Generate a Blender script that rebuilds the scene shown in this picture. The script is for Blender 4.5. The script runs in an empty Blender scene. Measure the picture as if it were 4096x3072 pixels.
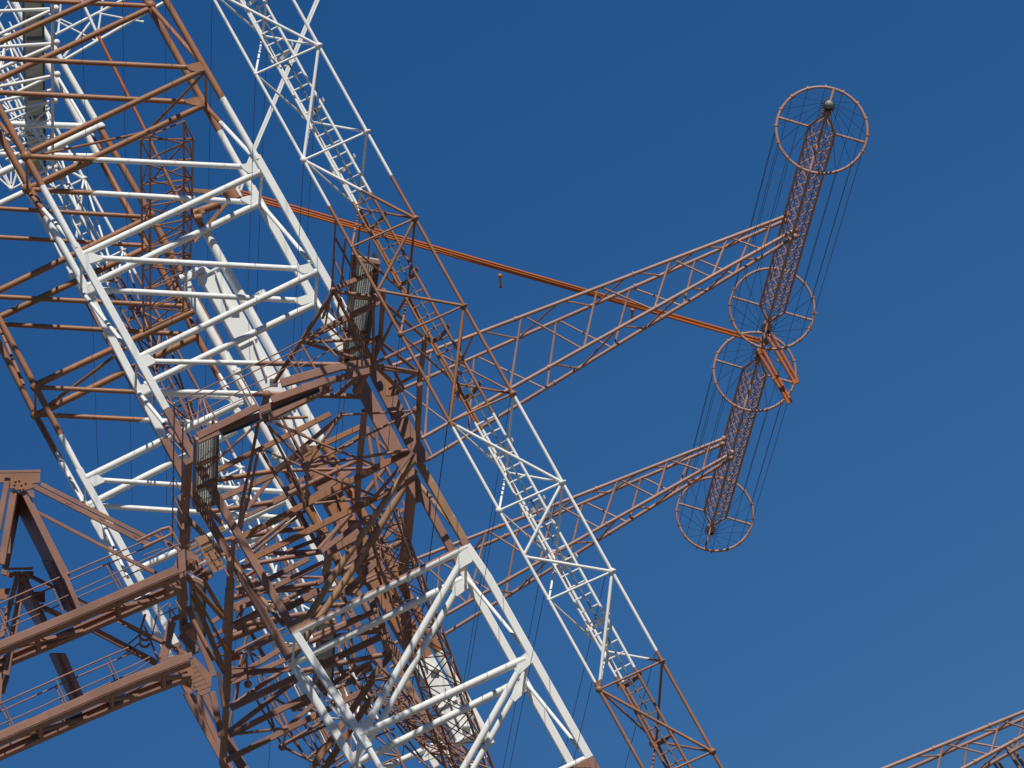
import bpy, bmesh, math, random
from mathutils import Vector, Matrix
random.seed(4)
S = bpy.context.scene
# ------------------------------------------------------------------ camera
FPX = 27600.0                      # focal length in photo pixels (4096 wide): a 243 mm telephoto
Dc = Vector((-1368.0, -8364.0, 27600.0)).normalized()          # level axis of the dipoles, away from us
Uc = Vector((-55816.0, 100207.0, 27600.0)); Uc = (Uc - Dc*Uc.dot(Dc)).normalized()   # straight up
Ac = Dc.cross(Uc); Ac = Ac if Ac.x > 0 else -Ac                # level axis of the arms, to the right
CAM = Vector((0, 0, 1.7))
def to_world(c): return Vector((c.dot(Ac), c.dot(Dc), c.dot(Uc)))
right, up, fwd = (to_world(Vector(v)) for v in ((1,0,0),(0,1,0),(0,0,1)))
cd = bpy.data.cameras.new('camera'); cam = bpy.data.objects.new('camera', cd); S.collection.objects.link(cam)
cam.matrix_world = Matrix(((right.x, up.x, -fwd.x, 0), (right.y, up.y, -fwd.y, 0), (right.z, up.z, -fwd.z, CAM.z), (0,0,0,1)))
cd.sensor_width = 36; cd.lens = 36*FPX/4096; cd.clip_start = 1; cd.clip_end = 20000
S.camera = cam
# ------------------------------------------------------------------ sky, sun, exposure
EL, AZ = math.radians(49.4), math.radians(145.8)
w = bpy.data.worlds.new('World'); S.world = w; w.use_nodes = True
nt = w.node_tree; bg = nt.nodes['Background']
sky = nt.nodes.new('ShaderNodeTexSky'); sky.sky_type = 'NISHITA'; sky.sun_disc = False
sky.sun_elevation = EL; sky.sun_rotation = AZ; sky.altitude = 1500; sky.air_density = 1.0; sky.dust_density = 0.0; sky.ozone_density = 6.0
hs = nt.nodes.new('ShaderNodeHueSaturation'); hs.inputs['Hue'].default_value = .506; hs.inputs['Saturation'].default_value = 1.27; hs.inputs['Value'].default_value = 1.13
nt.links.new(sky.outputs[0], hs.inputs['Color']); nt.links.new(hs.outputs[0], bg.inputs['Color'])
bg.inputs['Strength'].default_value = 0.05
sd = Vector((math.sin(AZ)*math.cos(EL), math.cos(AZ)*math.cos(EL), math.sin(EL)))
ld = bpy.data.lights.new('sun', 'SUN'); ld.energy = 4.6; ld.angle = math.radians(0.5); ld.color = (1, 0.95, 0.87)
lo = bpy.data.objects.new('sun', ld); S.collection.objects.link(lo)
lo.rotation_euler = (-sd).to_track_quat('-Z', 'Y').to_euler()
S.view_settings.view_transform = 'Standard'; S.view_settings.look = 'None'; S.view_settings.gamma = 1; S.view_settings.exposure = 0.0
# ------------------------------------------------------------------ measuring
_q = 1024/2212; _h = 512/2212; _s = 600/2212; _t = 512/1269
SHEET = dict(a=(0,0,_q), b=(800,0,_q), c=(0,768,_q), e=(800,768,_q), g=(0,1536,_q), h=(800,1536,_q), k=(0,2304,_q), l=(800,2304,_q),
 m=(1600,768,_q), n=(2600,300,_q), o=(2600,1000,_q), p=(1600,1536,_q), q=(2400,1600,_q), r=(1800,2304,_q), s=(3072,2304,_q),
 A=(0,0,_h), B=(0,384,_h), C=(700,1650,_h), D=(1150,1650,_h), E=(700,1990,_h), F=(1150,1990,_h), G=(900,2330,_h), H=(1350,2330,_h),
 I=(0,2250,_s), J=(500,2250,_s), K=(0,2622,_s), L=(0,1850,_s),
 M=(1000,2688,_t), N=(1450,2688,_t), O=(1300,850,_t), Q=(1300,1200,_t), R=(500,750,_t), S=(500,1100,_t), T=(100,700,_t), U=(700,1400,_t), V=(850,1950,800/1269), W=(850,2450,800/1269), X=(0,0,1.0))
def ray(x, y): return to_world(Vector((x-2048, 1536-y, FPX)))
def P(x, y, Y):
    d = ray(x, y); return CAM + d*(Y/d.y)
def pix(v):
    v = v-CAM; z = v.dot(fwd); return (2048+FPX*v.dot(right)/z, 1536-FPX*v.dot(up)/z)
def depth(v): return (v-CAM).dot(fwd)
def sp(code, x, y):
    ox, oy, k = SHEET[code]; return ox+x*k, oy+y*k
def at(code, x, y, Y): return P(*sp(code, x, y), Y)
def zat(code, x, y, Y): return at(code, x, y, Y).z
# ------------------------------------------------------------------ materials
def new_mat(name):
    m = bpy.data.materials.new(name); m.use_nodes = True
    n = m.node_tree; b = n.nodes['Principled BSDF']; return m, n, b
def paint_nodes(n, col, var, stain, stain_amt, scale=1.3):
    """a weathered coat: slow tone drift, chalky streaks, small stains of their own colour"""
    geo = n.nodes.new('ShaderNodeNewGeometry')
    t1 = n.nodes.new('ShaderNodeTexNoise'); t1.inputs['Scale'].default_value = scale; t1.inputs['Detail'].default_value = 6; t1.inputs['Roughness'].default_value = .62
    n.links.new(geo.outputs['Position'], t1.inputs['Vector'])
    r1 = n.nodes.new('ShaderNodeValToRGB'); c0 = [c*(1-var) for c in col]; c1 = [min(1, c*(1+var)) for c in col]
    r1.color_ramp.elements[0].position = .34; r1.color_ramp.elements[1].position = .68
    r1.color_ramp.elements[0].color = (*c0, 1); r1.color_ramp.elements[1].color = (*c1, 1)
    n.links.new(t1.outputs['Fac'], r1.inputs['Fac'])
    t2 = n.nodes.new('ShaderNodeTexNoise'); t2.inputs['Scale'].default_value = 5.5; t2.inputs['Detail'].default_value = 8; t2.inputs['Roughness'].default_value = .7
    n.links.new(geo.outputs['Position'], t2.inputs['Vector'])
    r2 = n.nodes.new('ShaderNodeValToRGB'); r2.color_ramp.elements[0].position = .60; r2.color_ramp.elements[1].position = .74
    r2.color_ramp.elements[0].color = (0,0,0,1); r2.color_ramp.elements[1].color = (stain_amt,)*3+(1,)
    n.links.new(t2.outputs['Fac'], r2.inputs['Fac'])
    mx = n.nodes.new('ShaderNodeMixRGB'); mx.inputs['Color2'].default_value = (*stain, 1)
    n.links.new(r1.outputs['Color'], mx.inputs['Color1']); n.links.new(r2.outputs['Color'], mx.inputs['Fac'])
    return mx.outputs['Color'], geo
WHITE = ((.76,.76,.72), .05, (.50,.44,.33), .45)
BROWN = ((.30,.138,.068), .17, (.47,.30,.21), .6)
UMBER = ((.275,.142,.100), .17, (.40,.23,.17), .5)
RUST  = ((.33,.185,.10), .18, (.58,.45,.30), .65)
ORANGE= ((.46,.125,.025), .08, (.34,.07,.02), .5)
STEEL = ((.17,.19,.19), .15, (.10,.10,.09), .5)
def mat(name, spec, rough=.5):
    m, n, b = new_mat(name); c, _ = paint_nodes(n, *spec); n.links.new(c, b.inputs['Base Color'])
    b.inputs['Roughness'].default_value = rough; b.inputs['Specular IOR Level'].default_value = .35; return m
def band_mat(name, zs, first='w', brown=BROWN, rough=.5, low=None):
    """aviation bands: zs = heights of the paint changes from the top down; first = colour above the first one"""
    m, n, b = new_mat(name)
    cw, geo = paint_nodes(n, *WHITE); cb, _ = paint_nodes(n, *brown)
    sx = n.nodes.new('ShaderNodeSeparateXYZ'); n.links.new(geo.outputs['Position'], sx.inputs[0])
    if low:      # the lower brown bands were painted in another brown
        c2, _ = paint_nodes(n, *low[0]); l2 = n.nodes.new('ShaderNodeMath'); l2.operation = 'LESS_THAN'; l2.inputs[1].default_value = low[1]
        n.links.new(sx.outputs['Z'], l2.inputs[0]); m2 = n.nodes.new('ShaderNodeMixRGB'); n.links.new(l2.outputs[0], m2.inputs['Fac'])
        n.links.new(cb, m2.inputs['Color1']); n.links.new(c2, m2.inputs['Color2']); cb = m2.outputs['Color']
    acc = None
    # factor = first + sum of steps below each height
    for i, z in enumerate(zs):
        lt = n.nodes.new('ShaderNodeMath'); lt.operation = 'LESS_THAN'; lt.inputs[1].default_value = z
        n.links.new(sx.outputs['Z'], lt.inputs[0])
        s = (1 if i % 2 == 0 else -1)*(1 if first == 'w' else -1)
        mu = n.nodes.new('ShaderNodeMath'); mu.operation = 'MULTIPLY'; mu.inputs[1].default_value = s
        n.links.new(lt.outputs[0], mu.inputs[0])
        ad = n.nodes.new('ShaderNodeMath'); ad.operation = 'ADD'
        if acc is None: ad.inputs[1].default_value = 0.0 if first == 'w' else 1.0
        else: n.links.new(acc, ad.inputs[1])
        n.links.new(mu.outputs[0], ad.inputs[0]); acc = ad.outputs[0]
    mx = n.nodes.new('ShaderNodeMixRGB'); n.links.new(acc, mx.inputs['Fac']); n.links.new(cw, mx.inputs['Color1']); n.links.new(cb, mx.inputs['Color2'])
    n.links.new(mx.outputs['Color'], b.inputs['Base Color']); b.inputs['Roughness'].default_value = rough; b.inputs['Specular IOR Level'].default_value = .35
    return m
MW = mat('white_paint', WHITE); MB = mat('brown_paint', BROWN); MU = mat('umber_paint', UMBER, .55); MR = mat('worn_brown_paint', RUST, .6)
MO = mat('orange_enamel', ORANGE, .4); MS = mat('grey_steel', STEEL, .6)
MD = mat('dark_wire', ((.035,.035,.04), .1, (.06,.05,.04), .3), .6)
MG = mat('galvanised_grating', ((.52,.55,.54), .08, (.2,.2,.18), .4), .5)
MP = mat('dusty_brown_paint', ((.36,.205,.155), .15, (.52,.36,.29), .6), .5)
MI = mat('pale_ceramic', ((.25,.27,.23), .08, (.3,.3,.25), .4), .35)
# ------------------------------------------------------------------ mesh helpers
def new_obj(name, bm, m, parent=None, origin=Vector((0,0,0)), smooth=True):
    me = bpy.data.meshes.new(name)
    bmesh.ops.translate(bm, vec=-origin, verts=bm.verts)
    bm.normal_update(); bm.to_mesh(me); bm.free()
    if smooth:
        for f in me.polygons: f.use_smooth = True
        try: me.set_sharp_from_angle(angle=math.radians(38))
        except Exception: pass
    me.materials.append(m); o = bpy.data.objects.new(name, me); S.collection.objects.link(o)
    if parent is not None: o.parent = parent
    return o
def tube(bm, p, q, r, r2=None, n=12, flare=0.0):
    r2 = r if r2 is None else r2
    d = (q-p); L = d.length
    if L < 1e-5: return
    d.normalize(); a = d.orthogonal().normalized(); b = d.cross(a)
    st = [(0.0, r), (1.0, r2)]
    if flare:
        f = min(.2, 2.2*flare*r/L)
        st = [(0, r*flare), (f*.35, r*flare), (f, r), (1-f, r2), (1-f*.35, r2*flare), (1, r2*flare)]
    rings = []
    for t, rr in st:
        c = p+(q-p)*t
        rings.append([bm.verts.new(c+(a*math.cos(2*math.pi*i/n)+b*math.sin(2*math.pi*i/n))*rr) for i in range(n)])
    for u, v in zip(rings, rings[1:]):
        for i in range(n): bm.faces.new((u[i], u[(i+1)%n], v[(i+1)%n], v[i]))
    bm.faces.new(rings[0][::-1]); bm.faces.new(rings[-1])
def box(bm, p, q, wd, dp, ref=Vector((0,1,0)), bev=.12):
    d = (q-p).normalized()
    if abs(d.dot(ref)) > .9: ref = Vector((0,0,1))
    dd = (ref-d*ref.dot(d)).normalized(); ww = d.cross(dd)
    e = min(wd, dp)*bev
    if bev < .03: prof = [(-wd/2,-dp/2),(wd/2,-dp/2),(wd/2,dp/2),(-wd/2,dp/2)]
    else: prof = [(-wd/2+e,-dp/2),(wd/2-e,-dp/2),(wd/2,-dp/2+e),(wd/2,dp/2-e),(wd/2-e,dp/2),(-wd/2+e,dp/2),(-wd/2,dp/2-e),(-wd/2,-dp/2+e)]
    ra = [bm.verts.new(p+ww*x+dd*y) for x, y in prof]; rb = [bm.verts.new(q+ww*x+dd*y) for x, y in prof]
    m_ = len(prof)
    for i in range(m_): bm.faces.new((ra[i], ra[(i+1)%m_], rb[(i+1)%m_], rb[i]))
    bm.faces.new(ra[::-1]); bm.faces.new(rb)
def channel(bm, p, q, wd, dp, th, ref=Vector((0,1,0))):
    """an I-beam: web facing ref, two flanges"""
    d = (q-p).normalized(); dd = (ref-d*ref.dot(d)).normalized(); ww = d.cross(dd)
    box(bm, p, q, wd-2*th, th, ref, .02)
    for s in (-1, 1):
        o = ww*(s*(wd/2-th/2)); box(bm, p+o, q+o, th, dp, ref, .02)
def ball(bm, c, r, u=16, v=10):
    bmesh.ops.create_uvsphere(bm, u_segments=u, v_segments=v, radius=r, matrix=Matrix.Translation(c))
def plate(bm, pts, th):
    """flat plate through pts (3-D, one plane), th thick"""
    n = Vector((0,0,0))
    for i in range(len(pts)): n += (pts[i]-pts[0]).cross(pts[(i+1)%len(pts)]-pts[0])
    n.normalize()
    f = [bm.verts.new(v-n*th/2) for v in pts]; g = [bm.verts.new(v+n*th/2) for v in pts]
    bm.faces.new(f[::-1]); bm.faces.new(g)
    for i in range(len(pts)): j = (i+1)%len(pts); bm.faces.new((f[i], f[j], g[j], g[i]))
def path(bm, pts, r, n=8):
    for u, v in zip(pts, pts[1:]): tube(bm, u, v, r, n=n)
    for u in pts[1:-1]: ball(bm, u, r*1.0, 8, 6)
def thing(name, label, cat, loc, group=None):
    o = bpy.data.objects.new(name, None); S.collection.objects.link(o); o.location = loc; o.empty_display_size = .3
    o['label'] = label; o['category'] = cat
    if group: o['group'] = group
    return o
class Thing:
    """an Empty and its parts; every part is one mesh in the Empty's own frame"""
    def __init__(s, name, label, cat, loc, mats, Y, group=None):
        s.root = thing(name, label, cat, loc, group); s.loc = Vector(loc); s.m = mats; s.Y = Y
    def add(s, name, bm, m, parent=None, label=None):
        o = new_obj(name, bm, m, parent or s.root, s.loc)
        if label: o['label'] = label
        return o
    def rows(s, text):
        """lines: part shape[paint] sheet x1 y1 x2 y2 width [Y1 [Y2]]; shape t tube, f flared tube, x box, i beam, j ball"""
        for ln in text.strip().splitlines():
            ln = ln.split('#')[0].split()
            if not ln: continue
            name, sh, code = ln[:3]; v = [float(u) for u in ln[3:]]
            k = SHEET[code][2]; m = s.m[sh[1]] if len(sh) > 1 else s.m['_']
            bm = bmesh.new()
            if sh[0] == 'j':
                Y = v[3] if len(v) > 3 else s.Y; c = at(code, v[0], v[1], Y); ball(bm, c, v[2]*k*depth(c)/FPX)
            else:
                Ya = v[5] if len(v) > 5 else s.Y; Yb = v[6] if len(v) > 6 else Ya
                p, q = at(code, v[0], v[1], Ya), at(code, v[2], v[3], Yb)
                wd = v[4]*k*(depth(p)+depth(q))/2/FPX
                if sh[0] == 't': tube(bm, p, q, wd/2)
                elif sh[0] == 'f': tube(bm, p, q, wd/2, flare=1.5)
                elif sh[0] == 'i': channel(bm, p, q, wd, wd*.8, wd*.1)
                else: box(bm, p, q, wd, wd*.6)
            s.add(name, bm, m)
    def poly(s, name, code, pts, Y, th, m='_'):
        bm = bmesh.new(); plate(bm, [at(code, x, y, Y) for x, y in pts], th); return s.add(name, bm, s.m[m])
# ================================================================== ground (below the picture; it bounces light up)
mgd, n_, b_ = new_mat('dry_grass'); c_, _ = paint_nodes(n_, (.12,.105,.08), .3, (.15,.13,.1), .5, .05); n_.links.new(c_, b_.inputs['Base Color']); b_.inputs['Roughness'].default_value = 1
bm = bmesh.new(); bmesh.ops.create_grid(bm, x_segments=8, y_segments=8, size=6000)
g_ = new_obj('ground', bm, mgd, smooth=False); g_['kind'] = 'structure'

def leg(T, name, segs, mk='_'):
    """segs: (shape, x0,y0,x1,y1,width px) in photo pixels, one plane Y; one continuous mesh"""
    bm = bmesh.new()
    for sh, x0, y0, x1, y1, wd in segs:
        Y = T.Yc; p, q = P(x0, y0, Y), P(x1, y1, Y); wm = wd*depth(p)/FPX
        if sh == 't': tube(bm, p, q, wm/2, n=20)
        else: box(bm, p, q, wm, min(wm,.16)*.85)
    return T.add(name, bm, T.m[mk])
# ================================================================== front truss tower
Y1, Y2 = 132.0, 134.0
zs1 = [P(600,-235,Y1).z, P(889,393,Y1).z, P(1388,1277,Y1).z, zat('p',600,1385,Y1), zat('r',1200,1575,Y1)]
MF = band_mat('front_tower_paint', zs1[1:], first='b', low=(UMBER, (zs1[1]+zs1[2])/2))
FT = Thing('lattice_tower', 'nearest square lattice tower of twin round legs banded brown and white, crossing the whole photo', 'tower', P(2330,3100,133), {'_': MF, 'b': MB, 'r': MR}, Y1)
FT.Yc = Y1
leg(FT, 'leg', [('t',576,-150,1027,632,27),('b',1027,628,1360,1215,31),('b',1350,1200,1480,1450,40),('b',1478,1440,1692,1850,60)])
leg(FT, 'leg', [('b',1850,2160,1948,2304,32),('b',1946,2300,2420,3145,33)])
leg(FT, 'leg_section', [('b',1664,1830,1860,2168,31)], 'r')
leg(FT, 'leg', [('t',-60,330,301,986,28),('b',299,980,700,1700,31),('b',698,1696,930,2100,33),('b',928,2097,1180,2531,32),('b',1178,2527,1475,2990,32),('t',1470,2984,1580,3180,27)])
FT.Yc = Y2
leg(FT, 'leg', [('t',510,-130,1009,759,28),('b',1005,750,1392,1445,32),('b',1388,1440,1690,2000,56),('b',1652,1915,1884,2346,31),('b',1882,2340,2330,3140,32)])
leg(FT, 'leg', [('t',-40,470,326,1122,29),('b',318,1108,745,1925,31),('b',743,1922,1166,2647,33),('b',1164,2643,1450,3107,33)])
FT.rows('''
horizontal t a 270 1310 1760 605 54 132
horizontal t X 104 625 1010 669 22 132
diagonal t X -40 232 760 270 21 132
horizontal t X -60 195 420 -20 24 132
horizontal t a -60 710 1290 75 54 134
diagonal t X 40 -3 592 24 20 134
diagonal t X -40 368 760 409 22 134
horizontal t X 111 755 815 421 25 134
diagonal t X 111 757 990 808 22 134
horizontal t X 1040 688 320 1024 27 132
horizontal t X 1036 814 350 1146 28 134
diagonal t X 345 1030 1230 1077 23 132
diagonal t X 345 1156 1210 1203 23 134
horizontal t X 1275 1082 550 1433 27 132
horizontal t X 1262 1214 580 1540 28 134
diagonal t X 590 1445 1360 1459 21 132
diagonal t X 600 1565 1440 1586 22 134
horizontal t X 1870 2187 1172 2534 32 132
horizontal t X 1850 2316 1172 2653 30 134
diagonal t X 1838 2260 1468 2894 31 132
diagonal t X 1822 2370 1464 2985 27 134
horizontal t X 2100 2636 1440 2942 32 132
horizontal t X 2070 2730 1425 3052 30 134
diagonal t X 2082 2672 1830 3115 29 132
diagonal t X 2062 2775 1850 3150 25 134
horizontal t X 2350 3032 2100 3150 28 132
horizontal xb X 1652 1797 935 2165 25 132.3
horizontal xb X 1660 1915 985 2247 25 134
diagonal tr X 1656 1838 1330 2310 27 132
diagonal tr X 1332 2306 1210 2508 29 132
diagonal tr X 1660 1880 1420 2265 29 134
diagonal tr X 1422 2262 1205 2575 29 134
lacing t X 606 28 812 262 18 134 132
lacing t X 818 420 1028 646 18 134 132
lacing t X 1043 815 1243 1050 18 134 132
lacing t X 1262 1210 1392 1340 18 134 132
lacing tr X 1664 1920 1858 2160 17 134 132
lacing t X 1868 2313 2084 2576 16 134 132
lacing t X 2100 2725 2322 3000 16 134 132
lacing t X -10 485 98 612 17 134 132
lacing t X 118 774 300 984 17 134 132
lacing t X 329 1168 510 1394 17 134 132
lacing t X 551 1566 752 1812 17 134 132
lacing tr X 925 2240 1133 2500 17 134 132
lacing t X 1185 2664 1402 2914 15 134 132
tie t X 825 288 823 415 11 132 134
tie t X 1048 690 1038 815 13 132 134
tie t X 1268 1102 1262 1214 13 132 134
tie t X 1864 2235 1862 2340 11 132 134
tie t X 2108 2660 2092 2770 11 132 134
tie t X 105 630 110 750 11 132 134
tie t X 325 1045 325 1150 11 132 134
tie t X 546 1455 542 1560 11 132 134
tie t X 1178 2550 1170 2650 11 132 134
tie t X 1435 2960 1428 3060 13 132 134
brace tb a 1755 645 1285 1125 26 132 135
brace tb a 330 1340 1265 1140 24 133 135
node_ball j a 225 1352 50 132
node_ball j a 238 1632 50 134
node_ball j X 603 22 21 134
''')
def gus(code, pts, Y, T=FT, m='_', nm='gusset'): T.poly(nm, code, pts, Y-.02, .09, m)
gus('a', [(1600,575),(1640,560),(1725,540),(1775,610),(1700,630),(1640,610)], Y1)
gus('a', [(1590,870),(1640,855),(1720,838),(1775,905),(1700,920),(1610,895)], Y2)
gus('b', [(345,1430),(470,1400),(515,1490),(420,1500),(380,1470)], Y1)
gus('e', [(345,70),(360,50),(455,30),(500,95),(430,115)], Y2)
gus('e', [(830,650),(945,620),(995,690),(900,712),(845,685)], Y1)
gus('e', [(805,930),(930,890),(975,955),(880,985),(820,950)], Y2)
gus('c', [(715,545),(800,530),(895,570),(880,590),(760,628)], Y1)
gus('c', [(710,835),(830,785),(880,830),(895,860),(770,905),(720,880)], Y2)
gus('c', [(1195,1430),(1285,1408),(1350,1455),(1340,1480),(1250,1525)], Y1)
gus('g', [(1170,30),(1250,0),(1310,20),(1330,90),(1270,120),(1190,90)], Y2)
gus('p', [(500,1480),(580,1410),(645,1490),(620,1540),(520,1600),(480,1560)], Y1)
gus('r', [(20,110),(60,20),(150,10),(175,95),(60,180),(20,150)], Y2)
gus('r', [(590,720),(655,665),(718,745),(600,850),(565,825)], Y1)
gus('r', [(520,1060),(560,950),(610,895),(650,920),(665,990),(560,1090)], Y2)
gus('r', [(1090,1620),(1180,1575),(1215,1570),(1270,1659),(1060,1659)], Y1)
gus('G', [(1120,690),(1340,570),(1480,590),(1470,730),(1240,820)], Y1, m='r')
gus('G', [(1060,1150),(1250,1080),(1340,1010),(1420,1100),(1200,1310),(1160,1370)], Y2, m='r')
gus('l', [(1345,1300),(1475,1215),(1505,1240),(1490,1320),(1400,1395)], Y1)
gus('l', [(1320,1530),(1400,1480),(1430,1510),(1380,1590),(1345,1610)], Y2)
FT.rows('''
collar t X 1022 624 1031 640 33 132
collar t X 296 978 305 994 33 132
collar t X 1465 2976 1474 2992 36 132
node_ball jb X 1655 1815 30 132.6
''')
# wide hub plates of the two right legs, with a lifting lug
FT.poly('lifting_lug', 'Q', [(600,800),(690,785),(735,830),(740,930),(660,952),(600,952)], 131.6, .06, 'b')
# ================================================================== rear truss tower, the same pattern 16.6 m behind
Y3, Y4 = 148.6, 150.6
zr = [P(400,516,Y3).z, P(850,1440,Y3).z, P(1310,2270,Y3).z, P(1700,2900,Y3).z]
MRR = band_mat('rear_tower_paint', zr, first='w', low=(UMBER, (zr[1]+zr[2])/2))
RT = Thing('lattice_tower', 'lattice tower standing behind the nearest one, ball-jointed legs seen through its frame', 'tower', P(1800,3100,149), {'_': MRR, 'b': MB, 'u': MU, 'w': MW}, Y3)
RT.Yc = Y3
leg(RT, 'leg', [('t',20,-150,227,213,25),('t',227,213,602,861,26),('t',602,861,732,1103,27),('t',732,1103,1860,3150,27)])
leg(RT, 'leg', [('t',-80,1135,141,1545,26),('t',141,1545,315,1877,26),('b',315,1877,545,2290,29),('b',545,2290,1020,3150,29)])
RT.Yc = Y4
leg(RT, 'leg', [('t',40,-20,222,315,25),('t',222,315,597,990,26),('t',597,990,946,1642,26),('b',946,1642,1289,2250,29),('b',1289,2250,1790,3150,29)])
leg(RT, 'leg', [('t',-60,1264,141,1660,25),('t',141,1660,340,2020,26),('b',340,2020,500,2304,29),('b',500,2304,643,2563,29),('b',643,2563,960,3150,29)])
RT.rows('''
horizontal t X -30 1175 600 871 26
horizontal t X -30 1282 592 990 26 150.6
diagonal t X -30 832 590 868 18
diagonal t X -30 947 590 983 18 150.6
diagonal t X -30 1186 740 1225 20
diagonal t X 9 1297 790 1340 20 150.6
horizontal t X 139 1542 780 1243 27
horizontal t X 145 1660 795 1343 27 150.6
brace t X 190 1624 505 1390 14 150.6 149
diagonal t X 145 1549 640 1573 19
diagonal t X 630 1571 930 1590 20
diagonal t X 145 1658 870 1694 20 150.6
horizontal t X 345 1912 975 1603 29
horizontal t X 355 2020 945 1722 28 150.6
diagonal t X 400 1920 1135 1967 20
diagonal t X 400 2023 1110 2070 21 150.6
horizontal t X 546 2281 1140 2004 27
horizontal t X 612 2342 1185 2074 25 150.6
horizontal t X 1530 3075 1735 2982 25
horizontal t X -30 707 395 506 28
horizontal t X -30 828 400 628 24 150.6
diagonal t X 40 496 390 506 25
diagonal t X 0 617 395 624 20 150.6
lacing t X -10 1292 95 1540 13 150.6 148.6
lacing t X 150 1670 330 2008 13 150.6 148.6
lacing t X 410 2094 512 2310 14 150.6 148.6
lacing t X 232 310 405 600 12 150.6 148.6
lacing t X 410 640 590 985 14 150.6 148.6
lacing t X 612 880 735 1200 14 148.6 150.6
lacing t X 690 1110 790 1340 15 150.6 148.6
lacing t X 850 1455 935 1590 13 150.6 148.6
tie t X 603 861 598 985 12 148.6 150.6
tie t X 403 520 408 625 10 148.6 150.6
tie t X 141 1550 141 1655 11 148.6 150.6
tie t X 340 1935 338 2020 10 148.6 150.6
tie t X 792 1240 790 1340 11 148.6 150.6
node_ball j X 402 508 20
node_ball j X 410 627 18 150.6
node_ball j X 602 861 21
node_ball j X 597 990 20 150.6
node_ball j X 141 1549 21
node_ball j X 141 1660 20 150.6
node_ball jb N 360 835 24
''')
for cod, pts, Y in (('S',[(575,290),(635,265),(645,320),(590,345)],Y3),('g',[(760,830),(790,805),(850,790),(910,830),(900,850),(810,890)],Y3),('g',[(760,1040),(860,1020),(910,1050),(860,1100),(800,1085)],Y4),
  ('h',[(250,110),(330,120),(380,175),(310,190)],Y3),('N',[(560,900),(640,780),(720,700),(760,710),(790,800),(700,860)],Y3)):
    gus(cod, pts, Y, RT, 'b' if cod == 'S' else '_')
# ================================================================== feeder duct in the middle of the tower
zd = [P(1175,1818,140).z, P(1735,2606,140).z]
MDU = band_mat('duct_paint', zd, first='w')
DU = Thing('feeder_duct', 'white and brown square duct with bolted fins, between two round pipes inside the tower', 'duct', P(1900,3000,140), {'_': MDU, 'b': MB, 'w': MW, 'd': MS}, 140)
bm = bmesh.new(); pa, pb = P(838,1106,140.4), P(1866,2962,140.4); box(bm, pa, pb, 83*depth(pa)/FPX, .46, Vector((0,1,0)), .03); DU.add('casing', bm, MDU)
# front cover, a little narrower, and fins on it
def rel(t, u): # point on the duct face: t along, u across (-1..1)
    c = pa.lerp(pb, t); return c+Vector((1,0,0))*u*.5*83*depth(pa)/FPX*.98+Vector((0,-.25,0))
L_ = (pb-pa).length
for t0 in (0.004, .155, .30, .46, .62, .78, .90):
    for u0, t1, u1 in ((.55, .07, -.05), (.1, .085, .8)):
        bm = bmesh.new(); p, q = rel(t0+(0 if u0 > .5 else .078), u0), rel(t0+t1, u1)
        box(bm, p, q, .035, .16); DU.add('stiffener', bm, MDU)
    bm = bmesh.new(); box(bm, rel(t0+.148, -1), rel(t0+.148, 1), .03, .07); DU.add('stiffener', bm, MDU)
for pnt in (pa, pb):
    bm = bmesh.new(); box(bm, pnt-Vector((.26,0,-.02)), pnt+Vector((.26,0,.02)), .05, .56); DU.add('flange', bm, MDU)
DU.rows('''
pipe t X 825 932 1963 2978 37 140.35
pipe t X 744 1150 1420 2364 38 140.2
elbow_pipe tw R 545 905 790 815 78 140.2
elbow_pipe tw R 770 812 860 880 76 140.2 140.3
flange tw R 610 850 650 915 100 140.2
flange tw R 675 815 715 880 100 140.2
elbow_pipe tb R 660 265 940 160 82 140
elbow_pipe tb R 690 262 800 445 66 140.2
flange tb R 735 222 768 270 80 139.4
flange tb R 690 308 765 292 85 139.4
flange tb R 1030 20 1095 130 150 139.3
flange tw R 1080 30 1115 110 110 139.3
bracket xb R 1000 165 680 545 40 140
bracket xb R 590 25 1040 62 44 140
''')
for (x, y) in ((1042,1178),(1135,1500),(1640,2425),(1845,2798),(1925,2935)):
    bm = bmesh.new(); c = P(x, y, 140.45); tube(bm, c-Vector((0,0,.05)), c+Vector((0,0,.05)), .125, n=20)
    for k in range(10): ball(bm, c+Vector((math.cos(k*.628), math.sin(k*.628), .0))*.125+Vector((0,0,.03)), .016, 6, 4)
    DU.add('flange', bm, MDU)
for (x, y) in ((748,1145),(944,1490),(1110,1825),(1290,2130)):
    bm = bmesh.new(); c = P(x, y, 140.2); tube(bm, c-Vector((0,0,.05)), c+Vector((0,0,.05)), .12, n=20)
    for k in range(10): ball(bm, c+Vector((math.cos(k*.628), math.sin(k*.628), .0))*.12+Vector((0,0,.03)), .016, 6, 4)
    DU.add('flange', bm, MDU)
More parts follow.
